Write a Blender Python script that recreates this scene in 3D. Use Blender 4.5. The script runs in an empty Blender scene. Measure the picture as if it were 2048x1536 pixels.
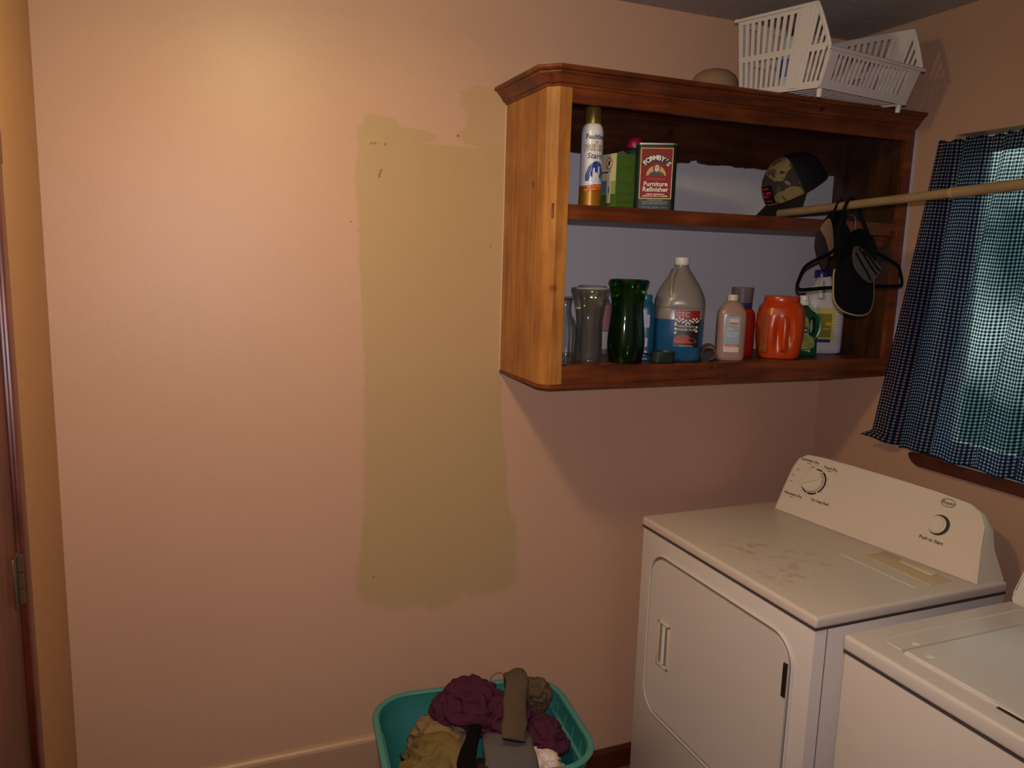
import bpy, bmesh, math, random
from mathutils import Vector, Matrix, noise
R = math.radians
sc = bpy.context.scene
col = sc.collection
random.seed(5)

# ------------------------------------------------------------------ camera, world, lights, exposure
CAM = Vector((-2.3531, -2.4176, 1.7))
def cam_setup():
    yaw, pitch, roll = R(22.4666), R(9.082), R(1.6969)
    f = Vector((math.sin(yaw)*math.cos(pitch), math.cos(yaw)*math.cos(pitch), -math.sin(pitch)))
    r = Vector((math.cos(yaw), -math.sin(yaw), 0)); u = r.cross(f)
    r2 = math.cos(roll)*r + math.sin(roll)*u; u2 = -math.sin(roll)*r + math.cos(roll)*u
    cd = bpy.data.cameras.new('camera'); co = bpy.data.objects.new('camera', cd); col.objects.link(co)
    m = Matrix((r2, u2, -f)).transposed().to_4x4(); m.translation = CAM
    co.matrix_world = m
    cd.sensor_width = 36; cd.lens = 36*1553.6/2048; cd.clip_start = .02
    sc.camera = co
cam_setup()
sc.view_settings.view_transform = 'Standard'; sc.view_settings.look = 'None'
sc.view_settings.gamma = 1; sc.view_settings.use_curve_mapping = False
sc.view_settings.exposure = 0.0
w = bpy.data.worlds.new('world'); sc.world = w; w.use_nodes = True
wn = w.node_tree.nodes; bg = wn['Background']
bg.inputs[0].default_value = (.50, .80, .74, 1); bg.inputs[1].default_value = 3.6     # daylight through garden foliage
_n = w.node_tree; _t = _n.nodes.new('ShaderNodeTexCoord'); _x = _n.nodes.new('ShaderNodeTexNoise'); _x.inputs['Scale'].default_value = 5; _x.inputs['Detail'].default_value = 5
_r = _n.nodes.new('ShaderNodeValToRGB'); _e = _r.color_ramp.elements; _e[0].position = .42; _e[0].color = (.03, .09, .05, 1); _e[1].position = .62; _e[1].color = (.75, 1.0, .95, 1)
_n.links.new(_t.outputs['Generated'], _x.inputs[0]); _s = _n.nodes.new('ShaderNodeSeparateXYZ'); _n.links.new(_t.outputs['Generated'], _s.inputs[0]); _m = _n.nodes.new('ShaderNodeMath'); _m.operation = 'MULTIPLY_ADD'; _m.inputs[1].default_value = 1.1; _n.links.new(_s.outputs[2], _m.inputs[0]); _n.links.new(_x.outputs[0], _m.inputs[2]); _n.links.new(_m.outputs[0], _r.inputs[0]); _n.links.new(_r.outputs[0], bg.inputs[0])
FLOOR = -.268; CEIL = 2.5595; XL = -2.7144; YF = -4.2
def lamp(name, loc, power, color, radius):
    ld = bpy.data.lights.new(name, 'POINT'); ld.energy = power; ld.color = color; ld.shadow_soft_size = radius
    lo = bpy.data.objects.new(name, ld); col.objects.link(lo); lo.location = loc; return lo
lamp('ceiling_bulb_light', (-2.12, -1.0, 2.43), 12, (1, .92, .47), .06)
ld = bpy.data.lights.new('ceiling_diffuser_light', 'AREA'); ld.shape = 'DISK'; ld.size = .20; ld.energy = 9.1; ld.color = (1, .72, .33)
lo = bpy.data.objects.new('ceiling_diffuser_light', ld); col.objects.link(lo); lo.location = (-2.12, -1.0, 2.40)
fd = bpy.data.lights.new('camera_flash_light', 'SPOT'); fd.energy = 80; fd.color = (1, .92, .99); fd.shadow_soft_size = .010; fd.spot_size = R(112); fd.spot_blend = .9
fl = bpy.data.objects.new('camera_flash_light', fd); col.objects.link(fl)
fl.matrix_world = sc.camera.matrix_world.copy(); fl.location = CAM + Vector((.0, -.01, .06))

# ------------------------------------------------------------------ helpers
def srgb(h):
    h = h.lstrip('#'); c = [int(h[i:i+2], 16)/255 for i in (0, 2, 4)]
    return tuple((x/12.92 if x <= .04045 else ((x+.055)/1.055)**2.4) for x in c) + (1,)
MATS = {}
def M(name, hexc, rough=.5, metal=0, spec=.5, **k):
    if name in MATS: return MATS[name]
    m = bpy.data.materials.new(name); m.use_nodes = True; nt = m.node_tree
    p = nt.nodes['Principled BSDF']; c = srgb(hexc) if isinstance(hexc, str) else tuple(hexc)+(1,)
    p.inputs['Base Color'].default_value = c; p.inputs['Roughness'].default_value = rough
    p.inputs['Metallic'].default_value = metal; p.inputs['Specular IOR Level'].default_value = spec
    for a, v in k.items():
        if a == 'trans': p.inputs['Transmission Weight'].default_value = v
        elif a == 'ior': p.inputs['IOR'].default_value = v
        elif a == 'alpha': p.inputs['Alpha'].default_value = v
        elif a == 'sheen': p.inputs['Sheen Weight'].default_value = v
        elif a == 'sss': p.inputs['Subsurface Weight'].default_value = v; p.inputs['Subsurface Radius'].default_value = (.03, .03, .03)
        elif a == 'mottle':       # (scale, second colour, amount)
            tc = nt.nodes.new('ShaderNodeTexCoord'); n = nt.nodes.new('ShaderNodeTexNoise'); n.inputs['Scale'].default_value = v[0]; n.inputs['Detail'].default_value = 6
            mp = nt.nodes.new('ShaderNodeMapRange'); mp.inputs[1].default_value = .42; mp.inputs[2].default_value = .66; mp.inputs[4].default_value = v[2]
            mx = nt.nodes.new('ShaderNodeMixRGB'); mx.inputs[1].default_value = c; mx.inputs[2].default_value = srgb(v[1])
            nt.links.new(tc.outputs['Object'], n.inputs[0]); nt.links.new(n.outputs[0], mp.inputs[0]); nt.links.new(mp.outputs[0], mx.inputs[0]); nt.links.new(mx.outputs[0], p.inputs['Base Color'])
        elif a == 'bump':         # (scale, strength)
            tc = nt.nodes.new('ShaderNodeTexCoord'); n = nt.nodes.new('ShaderNodeTexNoise'); n.inputs['Scale'].default_value = v[0]; n.inputs['Detail'].default_value = 3
            b = nt.nodes.new('ShaderNodeBump'); b.inputs['Strength'].default_value = v[1]; b.inputs['Distance'].default_value = .002
            nt.links.new(tc.outputs['Object'], n.inputs[0]); nt.links.new(n.outputs[0], b.inputs['Height']); nt.links.new(b.outputs[0], p.inputs['Normal'])
    MATS[name] = m; return m
def wood(name, axis, dark, mid, light, rough=.42):
    m = bpy.data.materials.new(name); m.use_nodes = True; nt = m.node_tree; N = nt.nodes.new; L = nt.links.new
    p = nt.nodes['Principled BSDF']; tc = N('ShaderNodeTexCoord'); mp = N('ShaderNodeMapping')
    s = [26, 26, 26]; s['xyz'.index(axis)] = 2.2; mp.inputs['Scale'].default_value = s
    L(tc.outputs['Object'], mp.inputs[0])
    n = N('ShaderNodeTexNoise'); n.inputs['Scale'].default_value = 1.6; n.inputs['Detail'].default_value = 7; n.inputs['Distortion'].default_value = .6; L(mp.outputs[0], n.inputs[0])
    n2 = N('ShaderNodeTexNoise'); n2.inputs['Scale'].default_value = 7; n2.inputs['Detail'].default_value = 4; L(tc.outputs['Object'], n2.inputs[0])
    a = N('ShaderNodeMath'); a.operation = 'ADD'; L(n.outputs[0], a.inputs[0])
    b = N('ShaderNodeMath'); b.operation = 'MULTIPLY_ADD'; b.inputs[1].default_value = .8; b.inputs[2].default_value = -.4; L(n2.outputs[0], b.inputs[0]); L(b.outputs[0], a.inputs[1])
    cr = N('ShaderNodeValToRGB'); e = cr.color_ramp.elements; e[0].position = .3; e[0].color = srgb(dark); e[1].position = .72; e[1].color = srgb(light)
    x = cr.color_ramp.elements.new(.5); x.color = srgb(mid); L(a.outputs[0], cr.inputs[0])
    # small knots
    v = N('ShaderNodeTexVoronoi'); v.inputs['Scale'].default_value = 6.5; L(tc.outputs['Object'], v.inputs[0])
    mr = N('ShaderNodeMapRange'); mr.inputs[1].default_value = .03; mr.inputs[2].default_value = .10; L(v.outputs['Distance'], mr.inputs[0])
    mx = N('ShaderNodeMixRGB'); mx.inputs[1].default_value = srgb('#5a2c10' if axis == 'z' else '#2a1006'); L(mr.outputs[0], mx.inputs[0]); L(cr.outputs[0], mx.inputs[2])
    L(mx.outputs[0], p.inputs['Base Color']); p.inputs['Roughness'].default_value = rough
    MATS[name] = m; return m
def glassy(name, tint, rough=0.02, body=0.0, bodycol='#888888', gloss=.25, edge=.55):
    """thin-walled glass or clear plastic: light passes, edges tint and shine"""
    m = bpy.data.materials.new(name); m.use_nodes = True; nt = m.node_tree; N = nt.nodes.new; L = nt.links.new
    for x in list(nt.nodes): nt.nodes.remove(x)
    o = N('ShaderNodeOutputMaterial'); t = N('ShaderNodeBsdfTransparent'); g = N('ShaderNodeBsdfGlossy'); lw = N('ShaderNodeLayerWeight')
    lw.inputs[0].default_value = .35; g.inputs['Roughness'].default_value = rough
    ci = N('ShaderNodeMixRGB'); ci.inputs[1].default_value = (*tint, 1); ci.inputs[2].default_value = (*[c*c*edge for c in tint], 1); L(lw.outputs['Facing'], ci.inputs[0]); L(ci.outputs[0], t.inputs[0])
    mr = N('ShaderNodeMath'); mr.operation = 'MULTIPLY_ADD'; mr.inputs[1].default_value = gloss; mr.inputs[2].default_value = .035; L(lw.outputs['Fresnel'], mr.inputs[0])
    mx = N('ShaderNodeMixShader'); L(mr.outputs[0], mx.inputs[0]); L(t.outputs[0], mx.inputs[1]); L(g.outputs[0], mx.inputs[2])
    d = N('ShaderNodeBsdfPrincipled'); d.inputs['Base Color'].default_value = srgb(bodycol); d.inputs['Roughness'].default_value = .35
    m2 = N('ShaderNodeMixShader'); m2.inputs[0].default_value = body; L(mx.outputs[0], m2.inputs[1]); L(d.outputs[0], m2.inputs[2]); L(m2.outputs[0], o.inputs[0])
    MATS[name] = m; return m

def thing(name, label, cat, loc=(0, 0, 0), rotz=0, group=None):
    o = bpy.data.objects.new(name, None); col.objects.link(o); o.empty_display_size = .05
    o.location = loc; o.rotation_euler = (0, 0, R(rotz)); o['label'] = label; o['category'] = cat
    if group: o['group'] = group
    return o
def tagfaces(bm, n0):
    """remember which text line or patch a face belongs to, so that each becomes a part of its own"""
    lay = bm.faces.layers.int.get('piece') or bm.faces.layers.int.new('piece')
    bm.faces.ensure_lookup_table(); k = 1 + max([f[lay] for f in bm.faces[:n0]] or [0])
    for f in bm.faces[n0:]: f[lay] = k
def obj(name, bm, mat, parent=None, smooth=True, world=False, ang=35, label=None, kind=None, cat=None, group=None):
    lay = bm.faces.layers.int.get('piece')
    if lay is not None and name in ('lettering', 'label', 'label_panel', 'red_bar', 'label_highlight', 'star_mark'):
        ks = sorted({f[lay] for f in bm.faces}); out = None
        if len(ks) > 1:
            for k in ks:
                b = bm.copy(); l2 = b.faces.layers.int.get('piece')
                bmesh.ops.delete(b, geom=[f for f in b.faces if f[l2] != k], context='FACES')
                b.faces.layers.int.remove(l2); out = obj(name, b, mat, parent, smooth, world, ang, label, kind, cat, group)
            bm.free(); return out
    if world and parent is not None:
        p = parent
        while p.parent: p = p.parent
        bmesh.ops.translate(bm, verts=bm.verts, vec=-Vector(p.location))
    me = bpy.data.meshes.new(name); bm.normal_update(); bm.to_mesh(me); bm.free()
    for pl in me.polygons: pl.use_smooth = smooth
    if smooth:
        try: me.set_sharp_from_angle(angle=R(ang))
        except Exception: pass
    if mat is not None: me.materials.append(mat)
    o = bpy.data.objects.new(name, me); col.objects.link(o)
    if parent is not None: o.parent = parent
    if label: o['label'] = label
    if kind: o['kind'] = kind
    if cat: o['category'] = cat
    if group: o['group'] = group
    return o
def BM(): return bmesh.new()
def box(bm, x0, x1, y0, y1, z0, z1, bev=0, seg=2):
    r = bmesh.ops.create_cube(bm, size=1); vs = r['verts']
    for v in vs: v.co = Vector(((x0+x1)/2 + v.co.x*(x1-x0), (y0+y1)/2 + v.co.y*(y1-y0), (z0+z1)/2 + v.co.z*(z1-z0)))
    if bev > 0:
        es = {e for v in vs for e in v.link_edges}
        bmesh.ops.bevel(bm, geom=list(es), offset=bev, segments=seg, affect='EDGES', profile=.5)
    return bm
def lathe(bm, prof, seg=48, sx=1, sy=1, n=2, cx=0, cy=0, capb=True, capt=True, ribs=0, ribd=0):
    """prof: (r,z); superellipse exponent n; sx,sy stretch"""
    rings = []
    for p in prof:
        r, z = p[0], p[1]; nn = p[2] if len(p) > 2 else n; ring = []
        for i in range(seg):
            a = 2*math.pi*i/seg; c, s = math.cos(a), math.sin(a)
            k = (abs(c)**nn + abs(s)**nn)**(-1/nn)
            rr = r*k*(1 + (ribd*math.cos(ribs*a) if ribs and r > .02 else 0))
            ring.append(bm.verts.new((cx + rr*c*sx, cy + rr*s*sy, z)))
        rings.append(ring)
    for a, b in zip(rings, rings[1:]):
        for i in range(seg): bm.faces.new((a[i], a[(i+1) % seg], b[(i+1) % seg], b[i]))
    if capb: bm.faces.new(rings[0][::-1])
    if capt: bm.faces.new(rings[-1])
    return bm
def spline(pts, k=8):
    """Catmull-Rom through points"""
    P = [Vector(p) for p in pts]; out = []
    for i in range(len(P)-1):
        a, b, c, d = P[max(i-1, 0)], P[i], P[i+1], P[min(i+2, len(P)-1)]
        for j in range(k):
            t = j/k; out.append(.5*((2*b) + (c-a)*t + (2*a-5*b+4*c-d)*t*t + (3*b-a-3*c+d)*t**3))
    out.append(P[-1]); return out
def tube(bm, pts, r, seg=12, closed=False, flat=None, up=None):
    P = [Vector(p) for p in pts]; n = len(P); rings = []
    prev = None
    for i in range(n):
        if closed: t = P[(i+1) % n] - P[i-1]
        else: t = P[min(i+1, n-1)] - P[max(i-1, 0)]
        t.normalize()
        u = up if up is not None else (prev if prev is not None else (Vector((0, 0, 1)) if abs(t.z) < .9 else Vector((0, 1, 0))))
        u = Vector(u); u = (u - t*u.dot(t))
        if u.length < 1e-6: u = t.orthogonal()
        u.normalize(); prev = u; v = t.cross(u)
        rr = r[i] if isinstance(r, (list, tuple)) else r
        a, b = (rr, rr) if flat is None else (rr*flat[0], rr*flat[1])
        rings.append([bm.verts.new(P[i] + u*a*math.cos(2*math.pi*k/seg) + v*b*math.sin(2*math.pi*k/seg)) for k in range(seg)])
    m = n if closed else n-1
    for i in range(m):
        A, B = rings[i], rings[(i+1) % n]
        for k in range(seg): bm.faces.new((A[k], A[(k+1) % seg], B[(k+1) % seg], B[k]))
    if not closed: bm.faces.new(rings[0][::-1]); bm.faces.new(rings[-1])
    return bm
def prism(bm, poly, f0, f1):
    """poly list of 2d; f0,f1 map (a,b)->3D for both ends"""
    A = [bm.verts.new(f0(*p)) for p in poly]; B = [bm.verts.new(f1(*p)) for p in poly]; n = len(poly)
    for i in range(n): bm.faces.new((A[i], A[(i+1) % n], B[(i+1) % n], B[i]))
    bm.faces.new(A[::-1]); bm.faces.new(B)
    return bm
def loft(bm, rings, closed=True, caps=True):
    V = [[bm.verts.new(p) for p in r] for r in rings]
    for a, b in zip(V, V[1:]):
        n = len(a)
        for i in range(n if closed else n-1): bm.faces.new((a[i], a[(i+1) % n], b[(i+1) % n], b[i]))
    if caps and closed: bm.faces.new(V[0][::-1]); bm.faces.new(V[-1])
    return bm
def rrect(w, h, r, cx=0, cy=0, k=6):
    out = []
    for qx, qy, a0 in ((1, 1, 0), (-1, 1, 90), (-1, -1, 180), (1, -1, 270)):
        for i in range(k+1):
            a = R(a0 + 90*i/k); out.append((cx + qx*(w/2-r) + r*math.cos(a), cy + qy*(h/2-r) + r*math.sin(a)))
    return out
def ellipse(a, b, cx=0, cy=0, k=32): return [(cx + a*math.cos(2*math.pi*i/k), cy + b*math.sin(2*math.pi*i/k)) for i in range(k)]
# surface maps (u across, v up, e lift off the surface)
def cylmap(r, cy=0): return lambda u, v, e: Vector(((r+e)*math.sin(u/r), cy-(r+e)*math.cos(u/r), v))
def flatmap(y): return lambda u, v, e: Vector((u, y-e, v))
def supmap(a, b, n):
    def f(u, v, e):
        k = min(abs(u)/a, .999); return Vector((u, -b*(1-k**n)**(1/n)-e, v))
    return f
def rotmap(f, deg, cu=0, cv=0):
    c, s = math.cos(R(deg)), math.sin(R(deg)); return lambda u, v, e: f(cu+(u-cu)*c-(v-cv)*s, cv+(u-cu)*s+(v-cv)*c, e)
def patch(bm, f, u0, u1, v0, v1, e=.0005, nu=14, nv=4):
    n0 = len(bm.faces); g = [[bm.verts.new(f(u0+(u1-u0)*i/nu, v0+(v1-v0)*j/nv, e)) for i in range(nu+1)] for j in range(nv+1)]
    for j in range(nv):
        for i in range(nu): bm.faces.new((g[j][i], g[j][i+1], g[j+1][i+1], g[j+1][i]))
    tagfaces(bm, n0); return bm
def shape(bm, f, poly, e=.0009):
    cx = sum(p[0] for p in poly)/len(poly); cy = sum(p[1] for p in poly)/len(poly)
    bm.faces.new([bm.verts.new(f(p[0], p[1], e)) for p in poly]); return bm
def fan(bm, f, poly, e=.0009):
    cx = sum(p[0] for p in poly)/len(poly); cy = sum(p[1] for p in poly)/len(poly); c = bm.verts.new(f(cx, cy, e))
    vs = [bm.verts.new(f(p[0], p[1], e)) for p in poly]
    for i in range(len(vs)): bm.faces.new((c, vs[i], vs[(i+1) % len(vs)]))
    return bm
def line(bm, f, pts, w, e=.001, closed=False):
    n = len(pts); m = n if closed else n-1
    for i in range(m):
        a = Vector(pts[i]); b = Vector(pts[(i+1) % n]); d = (b-a)
        if d.length < 1e-7: continue
        d.normalize(); q = Vector((-d.y, d.x))*w/2; a = a-d*w*.4; b = b+d*w*.4
        bm.faces.new([bm.verts.new(f(p.x, p.y, e)) for p in (a-q, b-q, b+q, a+q)])
    return bm
def dashes(bm, f, u0, u1, v, h, e=.0013, seed=1):
    """print too small to read: rows of short strokes"""
    rnd = random.Random(seed); u = u0; n0 = len(bm.faces)
    while u < u1:
        w_ = h*rnd.uniform(.5, 1.1); line(bm, f, [(u, v), (min(u+w_, u1), v)], h*rnd.uniform(.45, .75), e); u += w_ + h*(.9 if rnd.random() < .25 else .35)
    tagfaces(bm, n0); return bm
TXT = {}
def text(bm, f, s, size, u, v, e=.0013, align='CENTER', shear=0, stretch=1, bold=0):
    key = (s, align, shear, bold)
    if key not in TXT:
        cu = bpy.data.curves.new('t', 'FONT'); cu.body = s; cu.size = 1; cu.align_x = align; cu.align_y = 'CENTER'; cu.shear = shear; cu.offset = bold; cu.resolution_u = 3
        to = bpy.data.objects.new('t', cu); col.objects.link(to); dg = bpy.context.evaluated_depsgraph_get()
        me = to.evaluated_get(dg).to_mesh(); TXT[key] = ([(a.co.x, a.co.y) for a in me.vertices], [tuple(p.vertices) for p in me.polygons])
        to.evaluated_get(dg).to_mesh_clear(); bpy.data.objects.remove(to); bpy.data.curves.remove(cu)
    n0 = len(bm.faces); vs, fs = TXT[key]; V = [bm.verts.new(f(u + a*size*stretch, v + b*size, e)) for a, b in vs]
    for p in fs:
        try: bm.faces.new([V[i] for i in p])
        except ValueError: pass
    tagfaces(bm, n0); return bm
def flatcurve(name, outer, holes, depth, bevel, z_up=True):
    """solid plate in local x/z, centred on y=0, rounded edges; returns a bmesh"""
    cu = bpy.data.curves.new('c', 'CURVE'); cu.dimensions = '2D'; cu.fill_mode = 'BOTH'; cu.extrude = max(depth/2-bevel, 0); cu.bevel_depth = bevel; cu.bevel_resolution = 4; cu.offset = -bevel
    for pl in [outer]+holes:
        s = cu.splines.new('POLY'); s.points.add(len(pl)-1); s.use_cyclic_u = True
        for i, p in enumerate(pl): s.points[i].co = (p[0], p[1], 0, 1)
    to = bpy.data.objects.new('c', cu); col.objects.link(to); dg = bpy.context.evaluated_depsgraph_get()
    ev = to.evaluated_get(dg); me = ev.to_mesh(); bm = BM(); bm.from_mesh(me); ev.to_mesh_clear()
    bpy.data.objects.remove(to); bpy.data.curves.remove(cu)
    bmesh.ops.remove_doubles(bm, verts=bm.verts, dist=1e-5)
    for v in bm.verts: v.co = Vector((v.co.x, -v.co.z, v.co.y))
    return bm
def smoothpoly(pts, k=5):
    n = len(pts); out = []
    for i in range(n):
        a, b, c, d = [Vector(pts[(i+j) % n]) for j in (-1, 0, 1, 2)]
        for j in range(k):
            t = j/k; q = .5*((2*b)+(c-a)*t+(2*a-5*b+4*c-d)*t*t+(3*b-a-3*c+d)*t**3); out.append((q.x, q.y))
    return out

# ------------------------------------------------------------------ materials
PINK = '#c39a80'; SWATCH = '#b2926b'
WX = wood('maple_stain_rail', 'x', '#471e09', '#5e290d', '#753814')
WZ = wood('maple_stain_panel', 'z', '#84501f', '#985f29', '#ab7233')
WD = wood('dark_stained_board', 'x', '#2c1307', '#3d1c0c', '#4d2710')
WI = wood('shade_darkened_panel_wood', 'z', '#29150a', '#3a200c', '#4b2c12')  # darker copy of the panel wood, cabinet's inner shade put into its colour
WT = wood('reddish_trim_wood', 'z', '#3d150a', '#57200f', '#6d2c15', .35)
ENAMEL = M('white_enamel', '#d8ccc5', .28, spec=.5)
def wall_mat():
    m = bpy.data.materials.new('painted_wall'); m.use_nodes = True; nt = m.node_tree; N = nt.nodes.new; L = nt.links.new
    p = nt.nodes['Principled BSDF']; tc = N('ShaderNodeTexCoord')
    at = N('ShaderNodeAttribute'); at.attribute_name = 'paint'
    sp = N('ShaderNodeSeparateColor'); L(at.outputs['Color'], sp.inputs[0])
    n = N('ShaderNodeTexNoise'); n.inputs['Scale'].default_value = 2.2; n.inputs['Detail'].default_value = 3; L(tc.outputs['Object'], n.inputs[0])
    c0 = N('ShaderNodeMixRGB'); c0.inputs[1].default_value = srgb(PINK); c0.inputs[2].default_value = srgb('#bd937a'); L(n.outputs[0], c0.inputs[0])
    c1 = N('ShaderNodeMixRGB'); c1.inputs[2].default_value = srgb(SWATCH); L(sp.outputs[0], c1.inputs[0]); L(c0.outputs[0], c1.inputs[1])
    c2 = N('ShaderNodeMixRGB'); c2.inputs[2].default_value = srgb('#bcb7ba'); L(sp.outputs[1], c2.inputs[0]); L(c1.outputs[0], c2.inputs[1])
    c3 = N('ShaderNodeMixRGB'); c3.inputs[2].default_value = srgb('#4a2f1e'); L(sp.outputs[2], c3.inputs[0]); L(c2.outputs[0], c3.inputs[1])
    L(c3.outputs[0], p.inputs['Base Color']); p.inputs['Roughness'].default_value = .42; p.inputs['Specular IOR Level'].default_value = .35
    a = N('ShaderNodeTexNoise'); a.inputs['Scale'].default_value = 190; a.inputs['Detail'].default_value = 3; L(tc.outputs['Object'], a.inputs[0])
    b = N('ShaderNodeBump'); b.inputs['Strength'].default_value = .28; b.inputs['Distance'].default_value = .0016; L(a.outputs[0], b.inputs['Height']); L(b.outputs[0], p.inputs['Normal'])
    return m
WALL = wall_mat()
WALLP = M('plain_pink_wall', '#b38c73', .45, spec=.35, bump=(120, .25))
CEILM = M('swirled_ceiling', '#a39a94', .8, spec=.2, bump=(60, 1.0))

# ------------------------------------------------------------------ room shell
SW = [(-1.882,2.082),(-1.862,2.087),(-1.862,2.105),(-1.846,2.12),(-1.762,2.113),(-1.75,2.094),(-1.664,2.086),(-1.635,2.075),(-1.629,2.064),(-1.664,2.048),(-1.593,2.048),(-1.493,2.05),(-1.539,2.06),(-1.569,2.075),(-1.54,2.105),(-1.534,2.138),(-1.553,2.18),(-1.56,2.218),(-1.524,2.216),(-1.512,2.237),(-1.482,2.237),(-1.438,2.231),(-1.39,2.2),(-1.38,2.184),(-1.38,1.399),(-1.398,1.328),(-1.392,1.275),(-1.389,1.148),(-1.364,1.005),(-1.353,.853),(-1.319,.776),(-1.313,.708),(-1.317,.614),(-1.309,.564),(-1.367,.535),(-1.436,.527),(-1.497,.533),(-1.504,.554),(-1.525,.557),(-1.537,.522),(-1.59,.51),(-1.635,.5),(-1.668,.528),(-1.693,.532),(-1.738,.522),(-1.794,.53),(-1.843,.554),(-1.879,.585),(-1.886,.656),(-1.873,.748),(-1.861,.871),(-1.857,1.349),(-1.874,1.709),(-1.879,1.873),(-1.887,1.926),(-1.878,2.022)]
DOTS = [(-1.836,2.035,.0028),(-1.826,2.036,.0026),(-1.815,2.036,.0018),(-1.794,2.036,.0028),(-1.807,1.957,.0035),(-1.809,1.949,.0026),(-1.812,1.941,.0035),(-1.979,1.802,.0018),(-1.934,1.798,.001),(-1.899,1.799,.0024),(-1.444,1.741,.0022),(-1.562,2.08,.0035),(-1.828,.65,.003),(-2.40,.66,.002),(-2.25,1.5,.0018)]
def sdist(x, z):
    inside = False; d = 9; n = len(SW); j = n-1
    for i in range(n):
        xi, zi = SW[i]; xj, zj = SW[j]
        if (zi > z) != (zj > z) and x < (xj-xi)*(z-zi)/(zj-zi)+xi: inside = not inside
        dx, dz = xj-xi, zj-zi; t = max(0, min(1, ((x-xi)*dx+(z-zi)*dz)/(dx*dx+dz*dz+1e-12)))
        d = min(d, math.hypot(x-xi-t*dx, z-zi-t*dz)); j = i
    return d if inside else -d
def back_wall():
    bm = BM(); lay = bm.verts.layers.float_color.new('paint')
    def rng(a, b, s): n = max(1, round((b-a)/s)); return [a+(b-a)*i/n for i in range(n)]
    xs = rng(XL, -2.0, .02) + rng(-2.0, -1.29, .0032) + rng(-1.29, -.02, .06) + [-.02, 0]
    zs = rng(FLOOR, .48, .03) + rng(.48, 2.03, .0045) + rng(2.03, 2.25, .0028) + rng(2.25, CEIL, .05) + [CEIL]
    def nearsw(x, z): return -1.90 < x < -1.29 and .48 < z < 2.25
    G = []
    for z in zs:
        row = []
        for x in xs:
            v = bm.verts.new((x, 0, z)); s = 0
            if nearsw(x, z):
                if -1.84 < x < -1.57 and .60 < z < 2.03 or -1.60 < x < -1.42 and .6 < z < 2.03: s = 1
                else:
                    xx = x + (noise.noise(Vector((7, 0, z*190)))*.016 + noise.noise(Vector((9, 0, z*60)))*.010 if z > 2.055 and x > -1.75 else noise.noise(Vector((x*30, 2, z*130)))*.004)
                    d = sdist(xx, z)
                    # brush marks: long thin horizontal at the top, roller stipple down the left edge, soft at the bottom
                    k = noise.noise(Vector((x*14, 0, z*170)))*.006 if z > 2.0 else (noise.noise(Vector((x*60, 0, z*90)))*.007 if z > .75 else noise.noise(Vector((x*25, 0, z*30)))*.010)
                    k += noise.noise(Vector((x*300, 3, z*300)))*.003
                    soft = .004 if z > .75 else .014
                    s = max(0, min(1, .5+(d+k)/soft*.5))
                    if z > 2.06 and x > -1.6 and s > 0: s *= .82
            g = 1 if (-1.39 < x < -.01 and 1.33 < z < 2.16) else 0
            b = 0
            for dx, dz, r in DOTS:
                if abs(x-dx) < .008 and abs(z-dz) < .008: b = max(b, min(1, max(0, 1.5-math.hypot(x-dx, z-dz)/r)))
            v[lay] = (s, g, b*.9, 1); row.append(v)
        G.append(row)
    for j in range(len(zs)-1):
        for i in range(len(xs)-1): bm.faces.new((G[j][i], G[j][i+1], G[j+1][i+1], G[j+1][i]))
    for f in bm.faces: f.smooth = True
    return obj('wall_back', bm, WALL, kind='structure')
wb = back_wall()
bm = BM(); box(bm, XL-.12, XL, YF, .12, FLOOR, CEIL); obj('wall_left', bm, M('left_wall_orange_beige', '#b4875e', .5, spec=.3, bump=(120, .25)), smooth=False, kind='structure')
WY0, WY1, WZ0, WZ1 = -1.50, -.50, 1.07, 2.15
bm = BM()
box(bm, 0, .14, WY1, .12, FLOOR, CEIL); box(bm, 0, .14, YF, WY0, FLOOR, CEIL); box(bm, 0, .14, WY0, WY1, FLOOR, WZ0); box(bm, 0, .14, WY0, WY1, WZ1, CEIL)
obj('wall_right', bm, WALLP, smooth=False, kind='structure')
bm = BM(); box(bm, XL, 0, YF-.12, YF, FLOOR, CEIL); obj('wall_front', bm, WALLP, smooth=False, kind='structure')
bm = BM(); box(bm, XL-.12, .14, YF-.12, .12, FLOOR-.1, FLOOR); obj('floor', bm, M('worn_brown_vinyl_floor', '#6b4a35', .5, mottle=(9, '#4d3426', .8)), smooth=False, kind='structure')
def ceiling():
    bm = BM(); box(bm, XL-.12, .14, YF-.12, .12, CEIL, CEIL+.1)
    m = bpy.data.materials.new('swirl_plaster'); m.use_nodes = True; nt = m.node_tree; N = nt.nodes.new; L = nt.links.new; p = nt.nodes['Principled BSDF']
    p.inputs['Base Color'].default_value = srgb('#a59a96'); p.inputs['Roughness'].default_value = .8
    tc = N('ShaderNodeTexCoord'); wv = N('ShaderNodeTexWave'); wv.inputs['Scale'].default_value = 26; wv.inputs['Distortion'].default_value = 9; wv.inputs['Detail'].default_value = 2; wv.inputs['Detail Scale'].default_value = .6
    b = N('ShaderNodeBump'); b.inputs['Strength'].default_value = .5; b.inputs['Distance'].default_value = .003
    L(tc.outputs['Object'], wv.inputs[0]); L(wv.outputs[0], b.inputs['Height']); L(b.outputs[0], p.inputs['Normal'])
    obj('ceiling', bm, m, smooth=False, kind='structure')
ceiling()
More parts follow.
